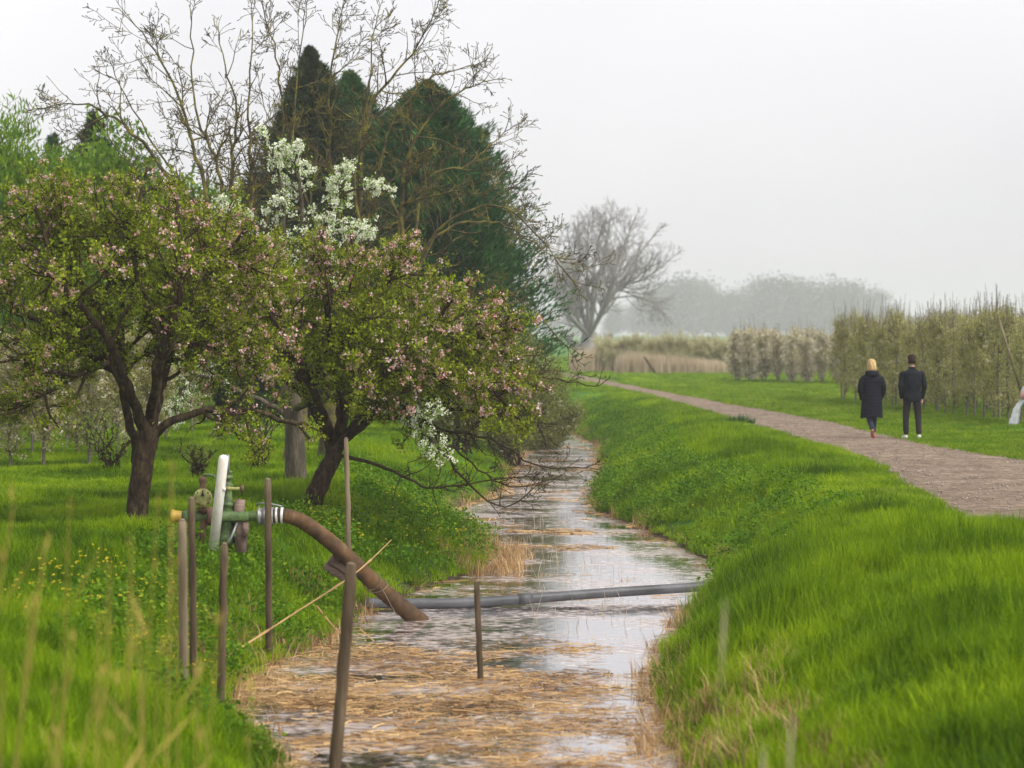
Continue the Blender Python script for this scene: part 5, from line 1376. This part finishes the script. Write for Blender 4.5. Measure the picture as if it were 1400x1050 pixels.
        for arm, sd in ((armL, -1), (armR, 1)):
            nn, e = [], []
            add_chain(nn, e, [((sd * .12, -.01, 1.325), .075), (tuple(np.array(arm[0][0]) + [sd * .0, 0, -.01]), .078), (tuple(np.array(arm[0][0]) * .5 + np.array(arm[1][0]) * .5), .074), (arm[1][0], .070), (tuple(np.array(arm[1][0]) * .5 + np.array(arm[2][0]) * .5), .062), (tuple(np.array(arm[2][0]) + [0, .01, -.04]), .055)])
            obj('sleeve', skin_mesh('sleeve', nn, e, 0, 2), M['coat'], root)
        g = Geo(); a = np.linspace(0, 6.283, 29)[:-1]
        V = []; K = 10
        for t in a:
            bk = (1 - math.sin(t)) / 2  # 1 at the back
            for j in range(K):
                b = j / K * 6.283; rad = .035 + .028 * bk
                V.append([math.cos(t) * (.105 + math.cos(b) * rad), math.sin(t) * (.085 + math.cos(b) * rad) - .01 - .02 * bk, 1.425 - .035 * bk + math.sin(b) * (rad + .02 * bk)])
        i = np.arange(28 * K).reshape(28, K); n1 = np.roll(i, -1, 0); g.add(V, [np.stack([i, n1, np.roll(n1, -1, 1), np.roll(i, -1, 1)], -1).reshape(-1, 4)])
        obj('hood', G_mesh(g, 'hood'), M['coat'], root)
        nn, e = [], []
        a = add_chain(nn, e, [((0, 0, .86), (.13, .11))])[0]
        for leg, hip in ((legL, hipL), (legR, hipR)):
            add_chain(nn, e, [(leg[0][0], .085), (leg[1][0], .070), (leg[2][0], .062), (tuple(np.array(leg[3][0]) + [0, .0, .02]), .048)], a)
        obj('jeans', skin_mesh('jeans', nn, e, 0, 2), M['jeans'], root)
        f = np.array(legR[3][0]); nn, e = [], []
        add_chain(nn, e, [(tuple(f + [0, -.04, -.045]), (.040, .038)), (tuple(f + [.01, .04, -.055]), (.042, .036)), (tuple(f + [.015, .15, -.065]), (.036, .022))]); obj('shoe', skin_mesh('shoe', nn, e, 0, 2), M['shoered'], root)
        f = np.array(legL[3][0]); nn, e = [], []
        add_chain(nn, e, [(tuple(f + [0, -.015, .035]), (.036, .036)), (tuple(f + [0, .0, -.05]), (.044, .036)), (tuple(f + [0, .02, -.13]), (.040, .028))])
        sh_ = obj('shoe', skin_mesh('shoe', nn, e, 0, 2), M['shoered'], root)
        nn, e = [], []
        add_chain(nn, e, [(tuple(f + [0, -.035, .035]), (.030, .022)), (tuple(f + [0, -.03, -.05]), (.039, .020)), (tuple(f + [0, -.005, -.14]), (.036, .018))])
        so = obj('sole', skin_mesh('sole', nn, e, 0, 2), M['sole'], sh_)
        g = Geo(); loft(g, smooth_rings([(1.455, 0, -.03, .080, .065), (1.49, 0, -.025, .100, .088), (1.55, 0, -.012, .094, .100), (1.61, 0, .010, .093, .110), (1.66, 0, .022, .086, .102), (1.70, 0, .025, .06, .075), (1.717, 0, .025, .03, .04)], 22), 34, True, True)
        V = g.v[0]; ang = np.arctan2(V[:, 1], V[:, 0]); k_ = 1 + .025 * np.sin(ang * 9 + V[:, 2] * 20); V[:, 0] *= k_; V[:, 1] = (V[:, 1]) * k_
        V[:, 1] = np.where((V[:, 1] > .07) & (V[:, 2] < 1.63), .07, V[:, 1])
        obj('hair', G_mesh(g, 'hair'), M['blond'], root)
    return root
def G_mesh(g, n): return g.mesh(n, True)
person('woman'); person('man')

# ------------------------------------------------------------------ haze, sky, light, camera
def haze():
    g = Geo(); box(g, (0, 1290, 17.0), (2900, 2660, 38.))
    m, nt, out = newmat('haze'); v = N(nt, 'ShaderNodeVolumePrincipled'); v.inputs['Color'].default_value = (.93, .90, .95, 1); v.inputs['Density'].default_value = HAZE
    v.inputs['Anisotropy'].default_value = .2
    nt.links.new(v.outputs[0], out.inputs['Volume'])
    obj('haze', g.mesh('haze'), m, kind='stuff', label='pale morning haze over the whole place')
HAZE = .0006
haze()

w = bpy.data.worlds.new('World'); SC.world = w; w.use_nodes = True
nt = w.node_tree; nt.nodes.clear()
out = nt.nodes.new('ShaderNodeOutputWorld'); bg = N(nt, 'ShaderNodeBackground')
sk = nt.nodes.new('ShaderNodeTexSky'); sk.sky_type = 'NISHITA'; sk.sun_disc = False
SUN_EL, SUN_ROT = math.radians(50), math.radians(125)
sk.sun_elevation = SUN_EL; sk.sun_rotation = SUN_ROT; sk.dust_density = 6; sk.air_density = 1.0
hs = N(nt, 'ShaderNodeHueSaturation'); hs.inputs['Saturation'].default_value = .10
nt.links.new(sk.outputs[0], hs.inputs['Color'])
# soft cloud veil
tc = N(nt, 'ShaderNodeTexCoord'); nz = N(nt, 'ShaderNodeTexNoise', Scale=3.0, Detail=3.0); nt.links.new(tc.outputs['Generated'], nz.inputs['Vector'])
cr = ramp(nt, nz.outputs[0], [(.3, (.86, .86, .88)), (.7, (1.06, 1.06, 1.06))])
mx = N(nt, 'ShaderNodeMix', data_type='RGBA', blend_type='MULTIPLY'); mx.inputs[0].default_value = 1
ov = N(nt, 'ShaderNodeMix', data_type='RGBA'); ov.inputs[0].default_value = .62; ov.inputs[7].default_value = (4.55, 4.5, 4.6, 1)
nt.links.new(hs.outputs[0], ov.inputs[6]); nt.links.new(ov.outputs[2], mx.inputs[6]); nt.links.new(cr, mx.inputs[7])
nt.links.new(mx.outputs[2], bg.inputs[0]); bg.inputs[1].default_value = .15
nt.links.new(bg.outputs[0], out.inputs[0])

sun = bpy.data.lights.new('sun', 'SUN'); sun.energy = 1.2; sun.angle = math.radians(18); sun.color = (1, .965, .91)
so = bpy.data.objects.new('sun', sun); COL.objects.link(so)
so.rotation_euler = (math.pi / 2 - SUN_EL, 0, -SUN_ROT + math.pi)
so.location = (0, 0, 30)

cam = bpy.data.cameras.new('camera'); co = bpy.data.objects.new('camera', cam); COL.objects.link(co)
cam.sensor_width = 36.0; cam.lens = F / 1400 * 36.0; cam.shift_y = -70 / 1400
co.location = (0, 0, H); co.rotation_euler = (math.pi / 2, 0, 0)
cam.clip_start = .5; cam.clip_end = 6000
cam.dof.use_dof = True; cam.dof.focus_distance = 33; cam.dof.aperture_fstop = 2.2
SC.camera = co

SC.view_settings.view_transform = 'Standard'; SC.view_settings.look = 'None'; SC.view_settings.gamma = 1; SC.view_settings.exposure = 0.9
c = SC.cycles
c.max_bounces = 6; c.diffuse_bounces = 3; c.glossy_bounces = 3; c.transmission_bounces = 4; c.volume_bounces = 1; c.transparent_max_bounces = 4
c.use_denoising = True
c.use_adaptive_sampling = True; c.adaptive_threshold = .02
